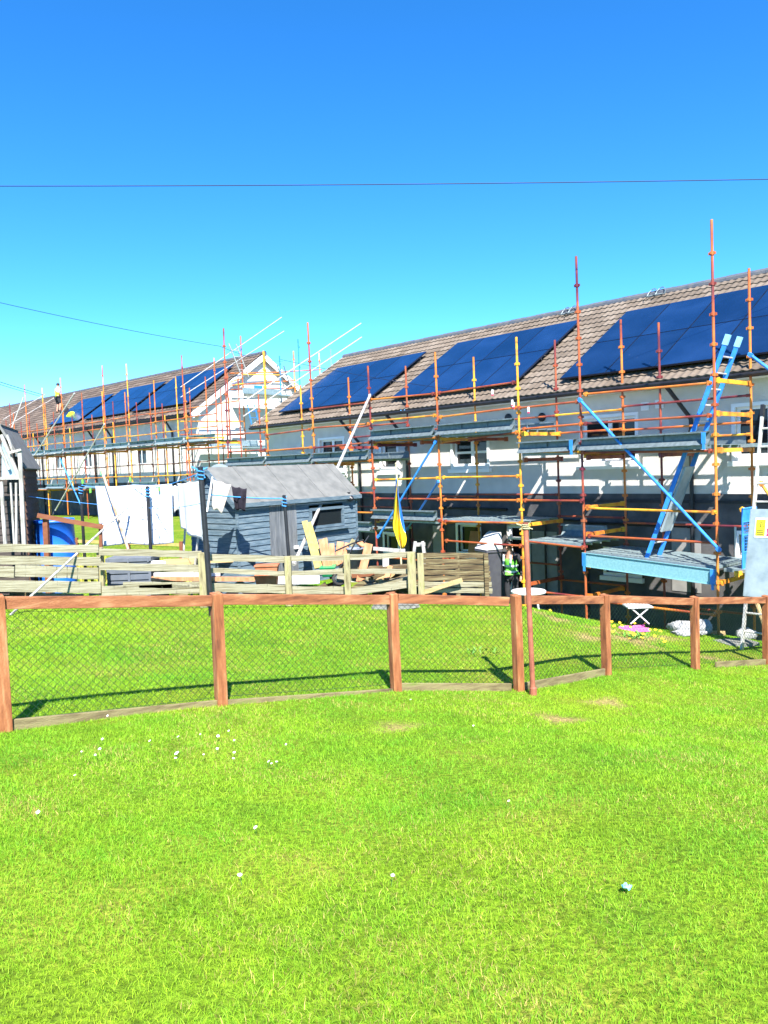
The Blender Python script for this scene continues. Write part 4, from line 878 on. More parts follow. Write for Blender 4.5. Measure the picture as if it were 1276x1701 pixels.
# ------------------------------------------------------------------ grey shed
sh_d=V((.625,.78,0)).normalized(); r_=ray(1678,743); sh_d=V((r_.x,r_.y,0)).normalized(); sh_n=V((sh_d.y,-sh_d.x,0))
if sh_n.y>0: sh_n=-sh_n
c0=at(393,845,13.0); zg_s=gz(c0.x,c0.y); c0.z=0
LS=3.05; WS=1.22; ze_s=at(393,832,13.0).z
rp=at(450,778,0+14.6); zr_s=ze_s+.54
def SP(u,v,z): return c0+sh_d*u-sh_n*v+Z3*z   # u along, v back, z abs
shed=thing('garden_shed','grey blue weatherboarded shed with felt roof and weathered door','shed',SP(LS/2,0,zg_s))
def sh_wall(p0,p1,z0,z1a,z1b,out,m,name,skip=None,mid=None):
    """overlapping weatherboards; z1a/z1b top at either end, mid = apex height"""
    b=MB(); h=.105; z=z0
    L_=(p1-p0).length; d=(p1-p0).normalized()
    while True:
        zt=z+h
        def span(zz):
            if mid is None: return (0,L_) if zz<max(z1a,z1b) else None
            if zz<=z1a: return (0,L_)
            f=(zz-z1a)/(mid-z1a)
            return (L_/2*f,L_-L_/2*f) if f<.97 else None
        s_=span(zt-.02)
        if s_ is None: break
        segs=[s_]
        if skip:
            a,c,zs0,zs1=skip
            if zs0<zt-.03 and zs1>z+.03: segs=[(s_[0],a),(c,s_[1])]
        for a,c in segs:
            if c-a<.02: continue
            q0=p0+d*a; q1=p0+d*c
            b.hexa([q0+Z3*z+out*.022,q1+Z3*z+out*.022,q1+Z3*z-out*.01,q0+Z3*z-out*.01,q0+Z3*zt+out*.006,q1+Z3*zt+out*.006,q1+Z3*zt-out*.01,q0+Z3*zt-out*.01])
        z=zt-.004
    return b.build(name,m,shed)
# u positions of door and window from pixels
def su(px,py):
    p=on_plane(px,py,SP(0,0,0),sh_n); return (p-c0).dot(sh_d),p.z
u_d0,_=su(446,850); u_d1,_=su(491,850); u_w0,zw1=su(512,840); u_w1,zw0=su(570,874); LSp,_=su(590,860); LS=LSp
print('shed',LS,u_d0,u_d1,u_w0,u_w1,zw0,zw1,ze_s,zg_s)
zw1=su(541,842)[1]; zw0=su(541,876)[1]
sh_wall(SP(0,0,0),SP(u_d0,0,0),zg_s+.06,ze_s,ze_s,sh_n,M_shed,'wall'); sh_wall(SP(u_d1,0,0),SP(LS,0,0),zg_s+.06,ze_s,ze_s,sh_n,M_shed,'wall',skip=(u_w0-u_d1,u_w1-u_d1,zw0,zw1))
sh_wall(SP(0,WS,0),SP(0,0,0),zg_s+.06,ze_s,ze_s,-sh_d,M_shed,'gable_wall',mid=zr_s); sh_wall(SP(LS,0,0),SP(LS,WS,0),zg_s+.06,ze_s,ze_s,sh_d,M_shed,'gable_wall',mid=zr_s); sh_wall(SP(LS,WS,0),SP(0,WS,0),zg_s+.06,ze_s,ze_s,-sh_n,M_shed,'wall')
for u,v in ((0,0),(LS,0)):
    b=MB(); b.obox(SP(u,v,(zg_s+ze_s)/2)+sh_n*.018+sh_d*(-.016 if u==0 else .016),sh_d*.02,sh_n*.018,Z3*(ze_s-zg_s)/2); b.build('corner_post',M_shed,shed)
b=MB(); n=5
for k in range(n):
    a=u_d0+(u_d1-u_d0)*k/n; c=u_d0+(u_d1-u_d0)*(k+1)/n; b.obox(SP((a+c)/2,0,(zg_s+.06+ze_s-.05)/2)+sh_n*.012,sh_d*((c-a)/2-.004),sh_n*.014,Z3*(ze_s-.05-zg_s-.06)/2)
dr_=b.build('door',M_sheddoor,shed)
b=MB(); c=SP(u_d1-.06,0,zg_s+.75)+sh_n*.05; b.obox(c,sh_d*.05,sh_n*.02,Z3*.03); b.build('handle',M_white,dr_)
fm=MB()
for a,c,z0,z1 in ((u_w0,u_w1,zw0,zw0+.05),(u_w0,u_w1,zw1-.05,zw1),(u_w0,u_w0+.05,zw0+.05,zw1-.05),(u_w1-.05,u_w1,zw0+.05,zw1-.05)): fm.obox(SP((a+c)/2,0,(z0+z1)/2)+sh_n*.02,sh_d*(c-a)/2,sh_n*.025,Z3*(z1-z0)/2)
fr=fm.build('window_frame',M_shed,shed); pm=MB(); pm.obox(SP((u_w0+u_w1)/2,0,(zw0+zw1)/2)+sh_n*.004,sh_d*((u_w1-u_w0)/2-.03),sh_n*.003,Z3*((zw1-zw0)/2-.03)); pm.build('pane',M_glass,fr)
sm=MB(); sm.obox(SP((u_w0+u_w1)/2,0,zw0-.03)+sh_n*.05,sh_d*((u_w1-u_w0)/2+.08),sh_n*.05,Z3*.02); sm.build('sill',M_shed,fr)
rb=MB(); ov=.10; so=.09
for sgn_ in (1,-1):
    v0=WS/2-sgn_*(WS/2+so); zz=ze_s-.54*so/(WS/2)+.035
    p=[SP(-ov,v0,zz),SP(LS+ov,v0,zz),SP(LS+ov,WS/2,zr_s+.035),SP(-ov,WS/2,zr_s+.035)]
    nrm=(p[1]-p[0]).cross(p[3]-p[0]).normalized(); nrm=nrm if nrm.z>0 else -nrm
    rb.hexa([x-nrm*.03 for x in p]+p)
    for k in range(4):   # lapped felt joints
        u=-ov+ (LS+2*ov)*(k+.75)/4; q0=SP(u,v0,zz); q1=SP(u,WS/2,zr_s+.035); rb.obox((q0+q1)/2+nrm*.004,(q1-q0)/2,sh_d*.035,nrm*.004)
rb.build('roof',M_felt,shed)
b=MB(); zz=ze_s-.54*so/(WS/2); b.bar(SP(-ov,-so-.012,zz),SP(LS+ov,-so-.012,zz),.018,.07); b.build('eave_board',M_shed,shed)
b=MB(); b.bar(SP(-ov-.012,-so,zz-.02),SP(-ov-.012,WS/2,zr_s-.02),.018,.09); b.bar(SP(-ov-.012,WS+so,zz-.02),SP(-ov-.012,WS/2,zr_s-.02),.018,.09); b.build('barge_board',M_shed,shed)
lp=on_plane(580,827,SP(0,-.05,0),sh_n); b=MB(); b.lathe(lp,[(.001,.0),(.055,0),(.065,.05),(.03,.10),(.001,.10)],12,axis=(sh_n+Z3*-.3)); b.obox(lp+Z3*.07-sh_n*.02,sh_d*.03,sh_n*.03,Z3*.04); b.build('security_lamp',M_black,shed)
# satellite dish on a post behind the shed
dp=at(366,788,14.6); t=thing('satellite_dish','grey satellite dish on a post behind the grey shed','satellite dish',V((dp.x,dp.y,gz(dp.x,dp.y))))
b=MB(); b.tube(V((dp.x,dp.y,gz(dp.x,dp.y))),dp-Z3*.1,.025,8); b.build('mast',M_galv_dark,t)
b=MB(); b.lathe(dp,[(.001,.0),(.08,.008),(.15,.03),(.20,.06),(.21,.055),(.15,.022),(.001,-.01)],24,axis=V((.25,-.75,.6))); b.build('dish',mat('pale_dish_paint',(.13,.17,.19),None,6,.6),t,smooth=True)

# ------------------------------------------------------------------ dark shed and leaning frame at left edge
ls_d=V((-.31,1,0)).normalized(); ls_n=V((1,.31,0)).normalized()
a0=at(37,770,12.9); zg_l=gz(a0.x,a0.y); ze_l=at(37,768,12.9).z; zr_l=at(2,707,12.9).z
Wl=2*abs(at(37,768,12.9).x-at(2,709,12.9).x)+.02; Ll=1.7
def LP(v,u,z): b_=V((a0.x,a0.y,0))-V((1,0,0))*v+ls_d*u; return V((b_.x,b_.y,z))
ds=thing('dark_shed','dark boarded shed with felt roof at the left edge','shed',LP(Wl/2,0,zg_l))
b=MB(); z=zg_l; k=0
while z<zr_l-.08:
    zt=z+.12
    if zt<ze_l: v0,v1=0,Wl
    else: f=(zt-ze_l)/(zr_l-ze_l); v0,v1=Wl/2*f,Wl-Wl/2*f
    if v1-v0>.05: q0,q1=LP(v1,0,0),LP(v0,0,0); o=V((0,-1,0)); b.hexa([q0+Z3*z+o*.024,q1+Z3*z+o*.024,q1+Z3*z-o*.01,q0+Z3*z-o*.01,q0+Z3*zt+o*.006,q1+Z3*zt+o*.006,q1+Z3*zt-o*.01,q0+Z3*zt-o*.01])
    z=zt-.004
b.build('gable_wall',M_darkboards,ds)
b=MB(); z=zg_l
while z<ze_l-.05:
    zt=z+.12; q0,q1=LP(0,0,0),LP(0,Ll,0); o=ls_n; b.hexa([q0+Z3*z+o*.03,q1+Z3*z+o*.03,q1+Z3*z-o*.01,q0+Z3*z-o*.01,q0+Z3*zt+o*.006,q1+Z3*zt+o*.006,q1+Z3*zt-o*.01,q0+Z3*zt-o*.01]); z=zt-.004
b.build('wall',M_brownboards,ds)
b=MB()
for sg2 in (1,-1):
    v0=Wl/2-sg2*(Wl/2+.09); zz=ze_l-.10
    p=[LP(v0,-.10,zz),LP(v0,Ll+.1,zz),LP(Wl/2,Ll+.1,zr_l+.03),LP(Wl/2,-.10,zr_l+.03)]; nrm=(p[1]-p[0]).cross(p[3]-p[0]).normalized(); nrm=nrm if nrm.z>0 else -nrm
    b.hexa([x-nrm*.035 for x in p]+p)
b.build('roof',M_felt,ds)
fr=thing('old_greenhouse_lattice','flaking white timber lattice leaning on the dark shed at the left edge','timber lattice',gpt(20,905,12.5))
for x0,y0,x1,y1,w_,Y0,Y1 in ((2,722,33,796,.05,12.62,12.62),(-8,724,16,780,.035,12.6,12.6),(33,746,40,905,.06,12.6,12.5),(-30,795,33,794,.045,12.58,12.58),(2,800,9,905,.05,12.6,12.5),(18,802,24,905,.025,12.6,12.5),(27,802,28,905,.03,12.6,12.5),(16,752,35,747,.035,12.57,12.57),(12,722,22,752,.03,12.6,12.6)):
    b=MB(); b.bar(at(x0,y0,Y0),at(x1,y1,Y1),.03,w_,up=(1,0,.01) if abs(x1-x0)<abs(y1-y0) else (0,0,1)); b.build('bar',M_whitetimber,fr)
b=MB(); 
q=[at(3,730,12.66),at(3,796,12.66),at(33,796,12.66)]; b.poly(q); b.build('polythene_pane',mat('clouded_plastic_film',(.22,.34,.40),(.30,.40,.44),8,.3),fr)

# ------------------------------------------------------------------ yard things
def lathe_thing(name,label,cat,base,prof,m,n=28,smooth=True): 
    b=MB(); b.lathe(base,prof,n); o=b.build(name,m,org=base,smooth=smooth); return tag(o,label,cat)
bp=gpt(94,935,13.6); zt=at(94,863,13.6).z; hB=zt-bp.z; rB=31/F*13.6
t=thing('water_barrel','big blue plastic water barrel beside the dark shed','barrel',bp)
b=MB(); b.lathe(bp,[(.001,0),(rB*.93,0),(rB,.05),(rB*1.02,hB*.3),(rB*.99,hB*.34),(rB*1.02,hB*.38),(rB*1.02,hB*.66),(rB*.99,hB*.70),(rB*1.01,hB*.74),(rB*.98,hB-.05),(rB*1.03,hB-.045),(rB*1.03,hB),(rB*.93,hB),(rB*.93,hB-.12),(.001,hB-.12)],32); b.build('barrel_body',M_bluebarrel,t,smooth=True)
b=MB(); b.lathe(bp+V((.05,.05,hB)),[(.001,.02),(rB*.8,.015),(rB*.85,0)],28); b.build('lid',M_bluebarrel,t)
t=thing('gate_post','brown stained timber post and slanting rail in front of the blue barrel','timber post',gpt(76,935,13.1))
p0=at(72,861,13.05); p0b=gpt(78,930,13.1); b=MB(); b.bar(p0b,at(76,862,13.1),.08,.08,up=(0,1,0)); b.build('post',M_brownpost,t)
b=MB(); b.bar(at(62,856,13.0),at(172,876,13.3),.05,.075); b.build('rail',M_brownpost,t)
b=MB(); b.bar(gpt(167,930,13.38),at(167,870,13.38),.05,.05,up=(0,1,0)); b.build('post',M_brownpost,t)
def ctop(p,n=26,r=.055,h=.16,loose=True):
    b=MB()
    for k in range(n): q0=k*.7;q1=(k+1)*.7; b.tube(p+V((r*math.cos(q0),r*math.sin(q0),-h*k/n)),p+V((r*math.cos(q1),r*math.sin(q1),-h*(k+1)/n)),.010,5)
    if loose:
        for dx,dy,dz in ((-.13,0,.05),(.10,.02,.03),(.06,.0,-.12),(-.08,.02,-.10)): b.tube(p+V((0,0,-.04)),p+V((dx,dy,dz-.02)),.010,5)
    return b
def cpole(x0,y0,x1,y1,Y,r,label,m=M_blackmetal,rope=True):
    bt=gpt(x1,y1,Y); tp=at(x0,y0,Y); t=thing('clothes_pole',label,'clothes pole',bt); b=MB(); b.tube(bt-Z3*.1,tp,r,10); b.lathe(tp,[(r,0),(r*1.1,0),(r*1.1,.02),(.001,.03)],10); b.build('pole',m,t)
    if rope: ctop(tp,r=r+.008,loose=(rope>1)).build('wrapped_rope',M_rope,t)
    return tp
tA=cpole(333,778,352,1022,11.3,.040,'thick black clothes pole wrapped in blue rope at its top beside the grey shed',rope=2)
tB=cpole(245,810,251,925,13.5,.030,'black clothes pole standing in front of the white checked sheet',rope=1)
tC=cpole(472,825,483,925,12.75,.028,'thin black clothes pole in front of the weathered shed door',rope=1)
tD=cpole(134,806,140,915,14.6,.028,'dark clothes pole between the barrel and the white sheet',rope=1)
def line(pts,r,name,label,m): 
    b=MB()
    for a,c in zip(pts[:-1],pts[1:]):
        n=12; prev=None
        for k in range(n+1):
            f=k/n; q=a.lerp(c,f)-Z3*(.04*(c-a).length/3*4*f*(1-f))
            if prev is not None: b.tube(prev,q,r,5)
            prev=q
    o=b.build(name,m,org=pts[0]); return tag(o,label,'rope')
line([tA-Z3*.06,tB-Z3*.02,tD],.006,'washing_line','blue washing line tied between the three left clothes poles',M_rope)
line([at(352,822,12.0),tC-Z3*.03],.010,'washing_line','thick blue rope stretched from the hanging garments to the pole by the shed door',M_rope)
line([at(30,822,13.2),tB-Z3*.35,tA-Z3*.5],.0045,'washing_line','thin lower clothes line crossing the hanging white sheet',M_rope)
def sheet_mat():
    m,nt,b=new_mat('white_checked_cotton'); N,L=nt.nodes,nt.links; tc=N.new('ShaderNodeTexCoord'); br=N.new('ShaderNodeTexBrick')
    br.offset=0; br.inputs['Scale'].default_value=1; br.inputs['Mortar Size'].default_value=.010; br.inputs['Brick Width'].default_value=.2; br.inputs['Row Height'].default_value=.25
    br.inputs['Color1'].default_value=(.58,.58,.60,1); br.inputs['Color2'].default_value=(.58,.58,.60,1); br.inputs['Mortar'].default_value=(.26,.31,.42,1)
    L.new(tc.outputs['UV'],br.inputs['Vector']); L.new(br.outputs['Color'],b.inputs['Base Color']); b.inputs['Roughness'].default_value=.9
    return m
def cloth(name,label,cat,corners,m,nu=24,nv=24,wave=.03,waves=4,sag=.03,seed=0,thick=.004):
    tl,tr,br,bl=[V(c) for c in corners]; r=random.Random(seed); ph=[r.uniform(0,6) for _ in range(4)]
    nrm=(tr-tl).cross(bl-tl).normalized()
    def fn(u,v):
        p=(tl.lerp(tr,u)).lerp(bl.lerp(br,u),v)
        w=wave*(.25+.9*v)*(math.sin(waves*2*PI*u*.5+ph[0]+v*1.2)+.5*math.sin(waves*3.1*u*2+ph[1]-v*2))
        return p+nrm*w-Z3*(sag*abs(math.sin(PI*u*2))*(1-v)*.6)+Z3*(.015*math.sin(u*9+ph[2])*v)
    b=MB(); b.grid(fn,nu,nv); me_o=b.build(name,m,org=tl,smooth=True,solid=thick)
    uv=me_o.data.uv_layers.new(name='UVMap'); li=np.empty(len(me_o.data.loops),np.int32); me_o.data.loops.foreach_get('vertex_index',li)
    U=(li%(nu+1))/nu; W=(li//(nu+1))/nv; uv.data.foreach_set('uv',np.stack([U,W],1).ravel().astype(np.float32))
    return tag(me_o,label,cat)
Ys=13.7
cloth('hanging_sheet','large white checked bed sheet hanging behind the black clothes pole','bed sheet',[at(158,807,Ys),at(286,803,Ys),at(289,903,Ys),at(168,906,Ys)],sheet_mat(),wave=.018,waves=5,seed=1)
cloth('hanging_towel','plain white towel hanging on the line left of the thick black pole','towel',[at(295,803,13.2),at(336,797,12.4),at(338,900,12.4),at(300,878,13.2)],M_cloth_w,wave=.02,waves=3,seed=2)
cloth('hanging_pillowcase','narrow white cloth folded over the line beside the checked sheet','cloth',[at(285,806,13.9),at(297,806,13.9),at(297,846,13.9),at(288,852,13.9)],M_cloth_w,nu=8,nv=8,wave=.012,seed=4)
cloth('hanging_shirt','cream cloth hanging slantwise beside the thick black clothes pole','garment',[at(354,796,12.35),at(384,805,12.35),at(368,852,12.35),at(351,843,12.35)],M_cloth_c,nu=12,nv=12,wave=.02,waves=2,seed=3)
cloth('hanging_garment','charcoal garment hanging over the line in front of the grey shed','garment',[at(385,807,12.3),at(410,811,12.3),at(407,848,12.3),at(391,846,12.3)],M_cloth_k,nu=12,nv=12,wave=.03,waves=3,seed=6)
def rod(name,label,cat,p0,p1,r,m,n=8): b=MB(); b.tube(p0,p1,r,n); return tag(b.build(name,m,org=p0),label,cat)
rod('clothes_prop','long pale prop pole slanting from the grass up to the checked sheet','clothes prop',gpt(17,1026,10.75),at(212,842,13.55),.018,M_whitetimber)
rod('clothes_prop','brown wooden prop leaning across the front of the checked sheet','clothes prop',at(213,912,13.3),at(169,781,13.5),.022,mat('brown_prop_timber',(.36,.20,.11),(.55,.45,.35),8,.8))
rod('clothes_prop','short pale stick leaning under the plain white towel','stick',gpt(314,925,12.9),at(334,850,12.7),.018,M_whitetimber)
rod('clothes_prop','short pale stick leaning between the checked sheet and the towel','stick',gpt(297,925,13.4),at(309,858,13.5),.018,M_whitetimber)
rod('support_rod','slim blue and white rod standing beside the black pole and cream cloth','stick',at(344,850,12.25),at(353,792,12.3),.014,M_upvc)
rod('fence_stake','tall thin pale green stake between the dark shed and the blue barrel','stake',gpt(63,915,14.2),at(52,783,14.2),.02,mat('pale_green_stake',(.38,.45,.33),(.45,.45,.38),8,.8))
# pegs on the line
for k,(px,py,Y,mm) in enumerate(((150,815,13.9,M_hivisgreen),(264,812,13.65,M_hivisgreen),(168,786,14.0,M_green),(216,796,14.0,M_hivisgreen),(137,800,14.4,M_hivisgreen))):
    p=at(px,py,Y); b=MB(); b.obox(p,V((.010,0,.003)),V((0,.010,0)),Z3*.04); b.obox(p+V((.014,0,.0)),V((.006,0,.003)),V((0,.008,0)),Z3*.035); tag(b.build('clothes_peg',mm,org=p),'small green clothes peg hanging near the poles and sheet','peg','green clothes pegs')
# storage box behind the fence
bx0=at(176,925,12.75); bx1=at(250,925,12.75); zb=gz(bx0.x,bx0.y); zt=at(210,926,12.75).z
t=thing('storage_box','dark grey slatted plastic storage box behind the board fence','storage box',V(((bx0.x+bx1.x)/2,bx0.y,zb)))
wx=(bx1.x-bx0.x); b=MB(); cx=(bx0.x+bx1.x)/2; b.obox(V((cx,bx0.y+.3,(zb+zt-.08)/2)),V((wx/2-.02,0,0)),V((0,.28,0)),Z3*(zt-.08-zb)/2)
for k in range(6): z=zb+.04+(zt-.16-zb)*k/5; b.obox(V((cx,bx0.y+.012,z)),V((wx/2-.03,0,0)),V((0,.012,0)),Z3*.036)
for f in (-.5,0,.5): b.obox(V((cx+wx*f*.94,bx0.y+.0,(zb+zt-.1)/2)),V((.02,0,0)),V((0,.014,0)),Z3*(zt-.1-zb)/2)
b.build('box_body',M_boxgrey,t); b=MB(); b.obox(V((cx,bx0.y+.29,zt-.04)),V((wx/2+.01,0,0)),V((0,.31,0)),Z3*.035); 
for f in (-.45,.0,.45): b.obox(V((cx+wx*f,bx0.y-.025,zt-.05)),V((.015,0,0)),V((0,.006,0)),Z3*.04)
b.build('lid',M_boxgrey,t,bevel=.01)
def plank(label,x0,y0,Y0,x1,y1,Y1,w_,th,m,name='plank',cat='plank',up=(0,0,1),group=None):
    p0=at(x0,y0,Y0); p1=at(x1,y1,Y1); b=MB(); b.bar(p0,p1,th,w_,up=up); return tag(b.build(name,m,org=(p0+p1)/2),label,cat,group)
plank('long pale plank lying behind the fence, upper of the pair beside the storage box',272,934,12.9,424,927,13.2,.09,.12,M_plank)
plank('white plank end poking out beside the grey storage box',250,935,12.8,276,935,12.9,.07,.1,M_white)
plank('long honey coloured plank low behind the fence beside the storage box',252,961,12.7,424,962,12.9,.06,.14,M_redplank)
plank('long white board low behind the fence left of the red trough',256,955,12.8,366,953,12.9,.07,.05,M_white)
plank('white board lying behind the fence, right of the red trough',484,963,12.75,531,963,12.75,.14,.03,M_white)
plank('short white board lying behind the fence directly beside the red trough',462,963,12.8,477,963,12.8,.13,.03,M_white)
plank('yellow plank leaning on the shed wall, left of the pair below its window',506,866,13.7,528,944,13.0,.10,.03,M_yplank,up=(1,0,0))
plank('yellow plank leaning on the shed wall, right of the pair below its window',514,868,13.72,537,944,13.05,.07,.03,M_yplank,up=(1,0,0))
for k,(x0,y0,x1,y1,Y,w_,lab) in enumerate(((534,896,542,942,13.0,.10,'orange plank standing behind the fence, nearest to the yellow planks'),(540,894,549,942,13.05,.07,'narrow orange plank standing just behind the green barrow tray'),(551,903,553,940,13.2,.09,'orange plank standing in the middle of the leaning bundle'),(566,900,561,940,13.25,.12,'wide orange plank standing near the wheel of the green barrow'),(577,902,571,938,13.3,.08,'orange plank end standing left of the grey bucket'),(613,903,598,967,12.7,.13,'broad orange plank leaning out in front of the grey bucket'),(595,900,606,908,13.2,.10,'orange plank lying on top of the scrap heap'))):
    plank(lab,x0,y0,Y+.15,x1,y1,Y,w_,.03,M_redplank,up=(1,0,0.01))
plank('white plank end standing upright on the scrap heap beside the flagpole base',668,912,13.2,668,925,13.2,.10,.03,M_white,up=(1,0,0))
plank('grey weathered beam lying along the top of the scrap heap',620,911,13.0,668,915,13.0,.05,.10,M_whitetimber)
plank('pale block of timber among the scrap behind the fence',589,897,13.4,583,907,13.4,.10,.06,M_oldpost,up=(1,0,0))
plank('white board standing upright behind the fence right of the bucket',641,928,12.9,641,950,12.9,.10,.03,M_white,up=(1,0,0))
plank('sandy timber offcut lying low between the last two fence posts',628,968,12.7,652,950,12.9,.10,.08,M_plank)
plank('reddish timber offcut standing low beside the sandy offcut',648,940,12.8,642,962,12.7,.09,.04,M_redplank,up=(1,0,0))
plank('dark charred board lying across the scrap heap behind the fence',606,945,12.9,690,940,13.0,.06,.2,M_pallet)
plank('dark board lying lowest in the scrap heap by the double post',600,975,12.8,686,958,12.7,.05,.2,M_oldwood)
rr=random.Random(21)
for k in range(34):
    x=rr.uniform(575,690) if k<20 else rr.uniform(486,576); Y=rr.uniform(12.55,13.4); c=gpt(x,960,Y); c.z+=rr.uniform(.03,.42 if k<20 else .12); a_=rr.uniform(-.6,.6); t_=rr.uniform(-.25,.6); d=V((math.cos(a_)*math.cos(t_),math.sin(a_)*math.cos(t_),math.sin(t_)))*rr.uniform(.15,.45)
    b=MB(); b.bar(c-d,c+d,rr.uniform(.03,.10),rr.uniform(.03,.12)); tag(b.build('timber_offcut',rr.choice((M_oldwood,M_pallet,M_pallet,M_redplank,M_whitetimber,M_brownpost)),org=c),'timber offcut jumbled in the scrap heap behind the board fence','offcut','offcuts in the scrap heap')
rr=random.Random(5)
for k in range(10):
    x=rr.uniform(-10,330); c=gpt(x,960,rr.uniform(12.5,12.75)); c.z+=rr.uniform(.05,.22); d=V((rr.uniform(.2,.55),rr.uniform(-.05,.05),rr.uniform(-.06,.06)))
    b=MB(); b.bar(c-d,c+d,.03,rr.uniform(.06,.11)); tag(b.build('loose_board',rr.choice((M_pallet,M_oldwood,M_pallet)),org=c),'loose weathered board stacked low behind the left end of the board fence','board','loose boards behind the fence')
# terracotta troughs
for y0,y1,lab,s_ in ((937,952,'reddish trough standing behind the fence, top of its stack',1.0),(953,971,'reddish trough standing behind the fence, bottom of its stack',.97)):
    p=at(444,y1,12.75); h=(y1-y0)/F*12.75; wx=19/F*12.75*s_; b=MB()
    b.hexa([p+V((-wx*.9,-.09,0)),p+V((wx*.9,-.09,0)),p+V((wx*.9,.09,0)),p+V((-wx*.9,.09,0)),p+V((-wx,-.11,h*.8)),p+V((wx,-.11,h*.8)),p+V((wx,.11,h*.8)),p+V((-wx,.11,h*.8))])
    b.obox(p+Z3*h*.88,V((wx*1.05,0,0)),V((0,.125,0)),Z3*h*.1); tag(b.build('planter_trough',M_terra,org=p,bevel=.006),lab,'planter')
# wheelbarrow
wc=at(564,960,12.9); rw=10/F*12.9*1.3; t=thing('wheelbarrow','green wheelbarrow with dark handles among the scrap timber','wheelbarrow',V((wc.x,wc.y,wc.z-rw)))
b=MB(); b.lathe(wc-V((0,.03,0)),[(rw*.6,.0),(rw*.92,-.005),(rw,.02),(rw,.04),(rw*.92,.065),(rw*.6,.06)],20,axis=(0,1,0)); wl=b.build('wheel',M_rubber,t,smooth=True)
b=MB(); b.lathe(wc-V((0,.035,0)),[(.001,.0),(rw*.25,0),(rw*.3,.02),(rw*.58,.03)],16,axis=(0,1,0)); 
for k in range(6): q=k*PI/3; b.tube(wc,wc+V((math.cos(q),0,math.sin(q)))*rw*.7,.012,5)
b.build('rim',M_galv_dark,wl)
b=MB(); q=[at(533,943,12.9),at(556,942,12.9)]; z0=at(545,958,12.9).z; z1=at(545,941,12.9).z
b.hexa([V((q[0].x+.03,12.85,z0)),V((q[1].x-.05,12.85,z0)),V((q[1].x-.05,13.2,z0)),V((q[0].x+.03,13.2,z0)),V((q[0].x-.02,12.75,z1)),V((q[1].x+.02,12.75,z1)),V((q[1].x+.02,13.3,z1)),V((q[0].x-.02,13.3,z1))]); b.build('tray',M_green,t,bevel=.01)
for x0,y0,x1,y1,dy in ((560,950,596,890,0),(566,955,613,890,.35),(558,915,604,897,.1)): b=MB(); b.path([at(x0,y0,12.9+dy*.3),at((x0+x1)/2+4,(y0+y1)/2-3,12.9+dy),at(x1,y1,12.95+dy)],.014,6); b.build('handle',M_blackmetal,t)
# bucket
bk=at(591,946,13.05); h=36/F*13.05; b=MB(); b.lathe(bk,[(.001,0),(.10,0),(.145,h),(.155,h),(.155,h-.02),(.13,h-.02),(.09,.03),(.001,.03)],20); tag(b.build('bucket',mat('grey_bucket_plastic',(.16,.18,.21),(.20,.22,.25),7,.6),org=bk,smooth=True),'dark grey tub standing behind the broad orange plank','bucket')
# saw horse
t=thing('saw_horse','small whitish timber saw horse behind the end of the board fence','saw horse',gpt(695,985,13.1))
for x0,y0,x1,y1,dy in ((690,900,683,950,0),(702,900,708,950,0),(690,900,686,950,.35),(702,900,712,950,.35)): b=MB(); b.bar(at(x0,y0,13.1+dy*.3),at(x1,y1,13.1+dy),.035,.05,up=(1,0,0)); b.build('leg',M_whitetimber,t)
b=MB(); b.bar(at(687,905,13.15),at(706,904,13.2),.05,.06); b.build('top_beam',M_whitetimber,t)
# flag
fp0=gpt(669,980,13.6); fp1=at(658,771,13.6); t=thing('flag','blue and yellow flag hanging limp from a pole by the scrap timber','flag',fp0)
b=MB(); b.tube(fp0,fp1,.016,8); b.lathe(fp1,[(.016,0),(.024,.01),(.001,.03)],8); b.build('pole',mat('pale_flagpole_timber',(.55,.50,.30),(.45,.40,.25),8,.8),t)
def flagfn(edge):
    def fn(u,v):
        # v down, u from pole side outward; folds in depth
        y=793+(908-793)*v
        wl=(1+14*min(1,v*1.5)**1.1)*(1 if v<.75 else 1-.7*((v-.75)/.25)); wr=(1+11*max(0,v-.25)**.8)*(1 if v<.85 else 1-.6*((v-.85)/.15)**2)
        xc=658.8+9*v; x=xc-wl*.85+(wl*.85+wr)*u
        return at(x,y+3*math.sin(u*3),13.6+.10*math.sin(u*11+v*5)-.06)
    return fn
FN=flagfn(0)
def flag_part(nm,u0,u1,v0,v1,m):
    b=MB(); b.grid(lambda u,v: FN(u0(v)+(u1(v)-u0(v))*u, v0+(v1-v0)*v),14,30); return b.build(nm,m,t,smooth=True,solid=.003)
# blue shows at the upper left and as a fold on the right side; yellow elsewhere
bl=lambda v: max(0,.60*(1-v/.30)); br_=lambda v: 1-.30*max(0,math.sin(min(1,max(0,(v-.12)/.68))*PI))**.7
flag_part('blue_band',lambda v:0.0,lambda v:bl(v),0,1,M_flagb); flag_part('yellow_band',bl,br_,0,1,M_flagy); flag_part('blue_band',br_,lambda v:1.0,0,1,M_flagb)
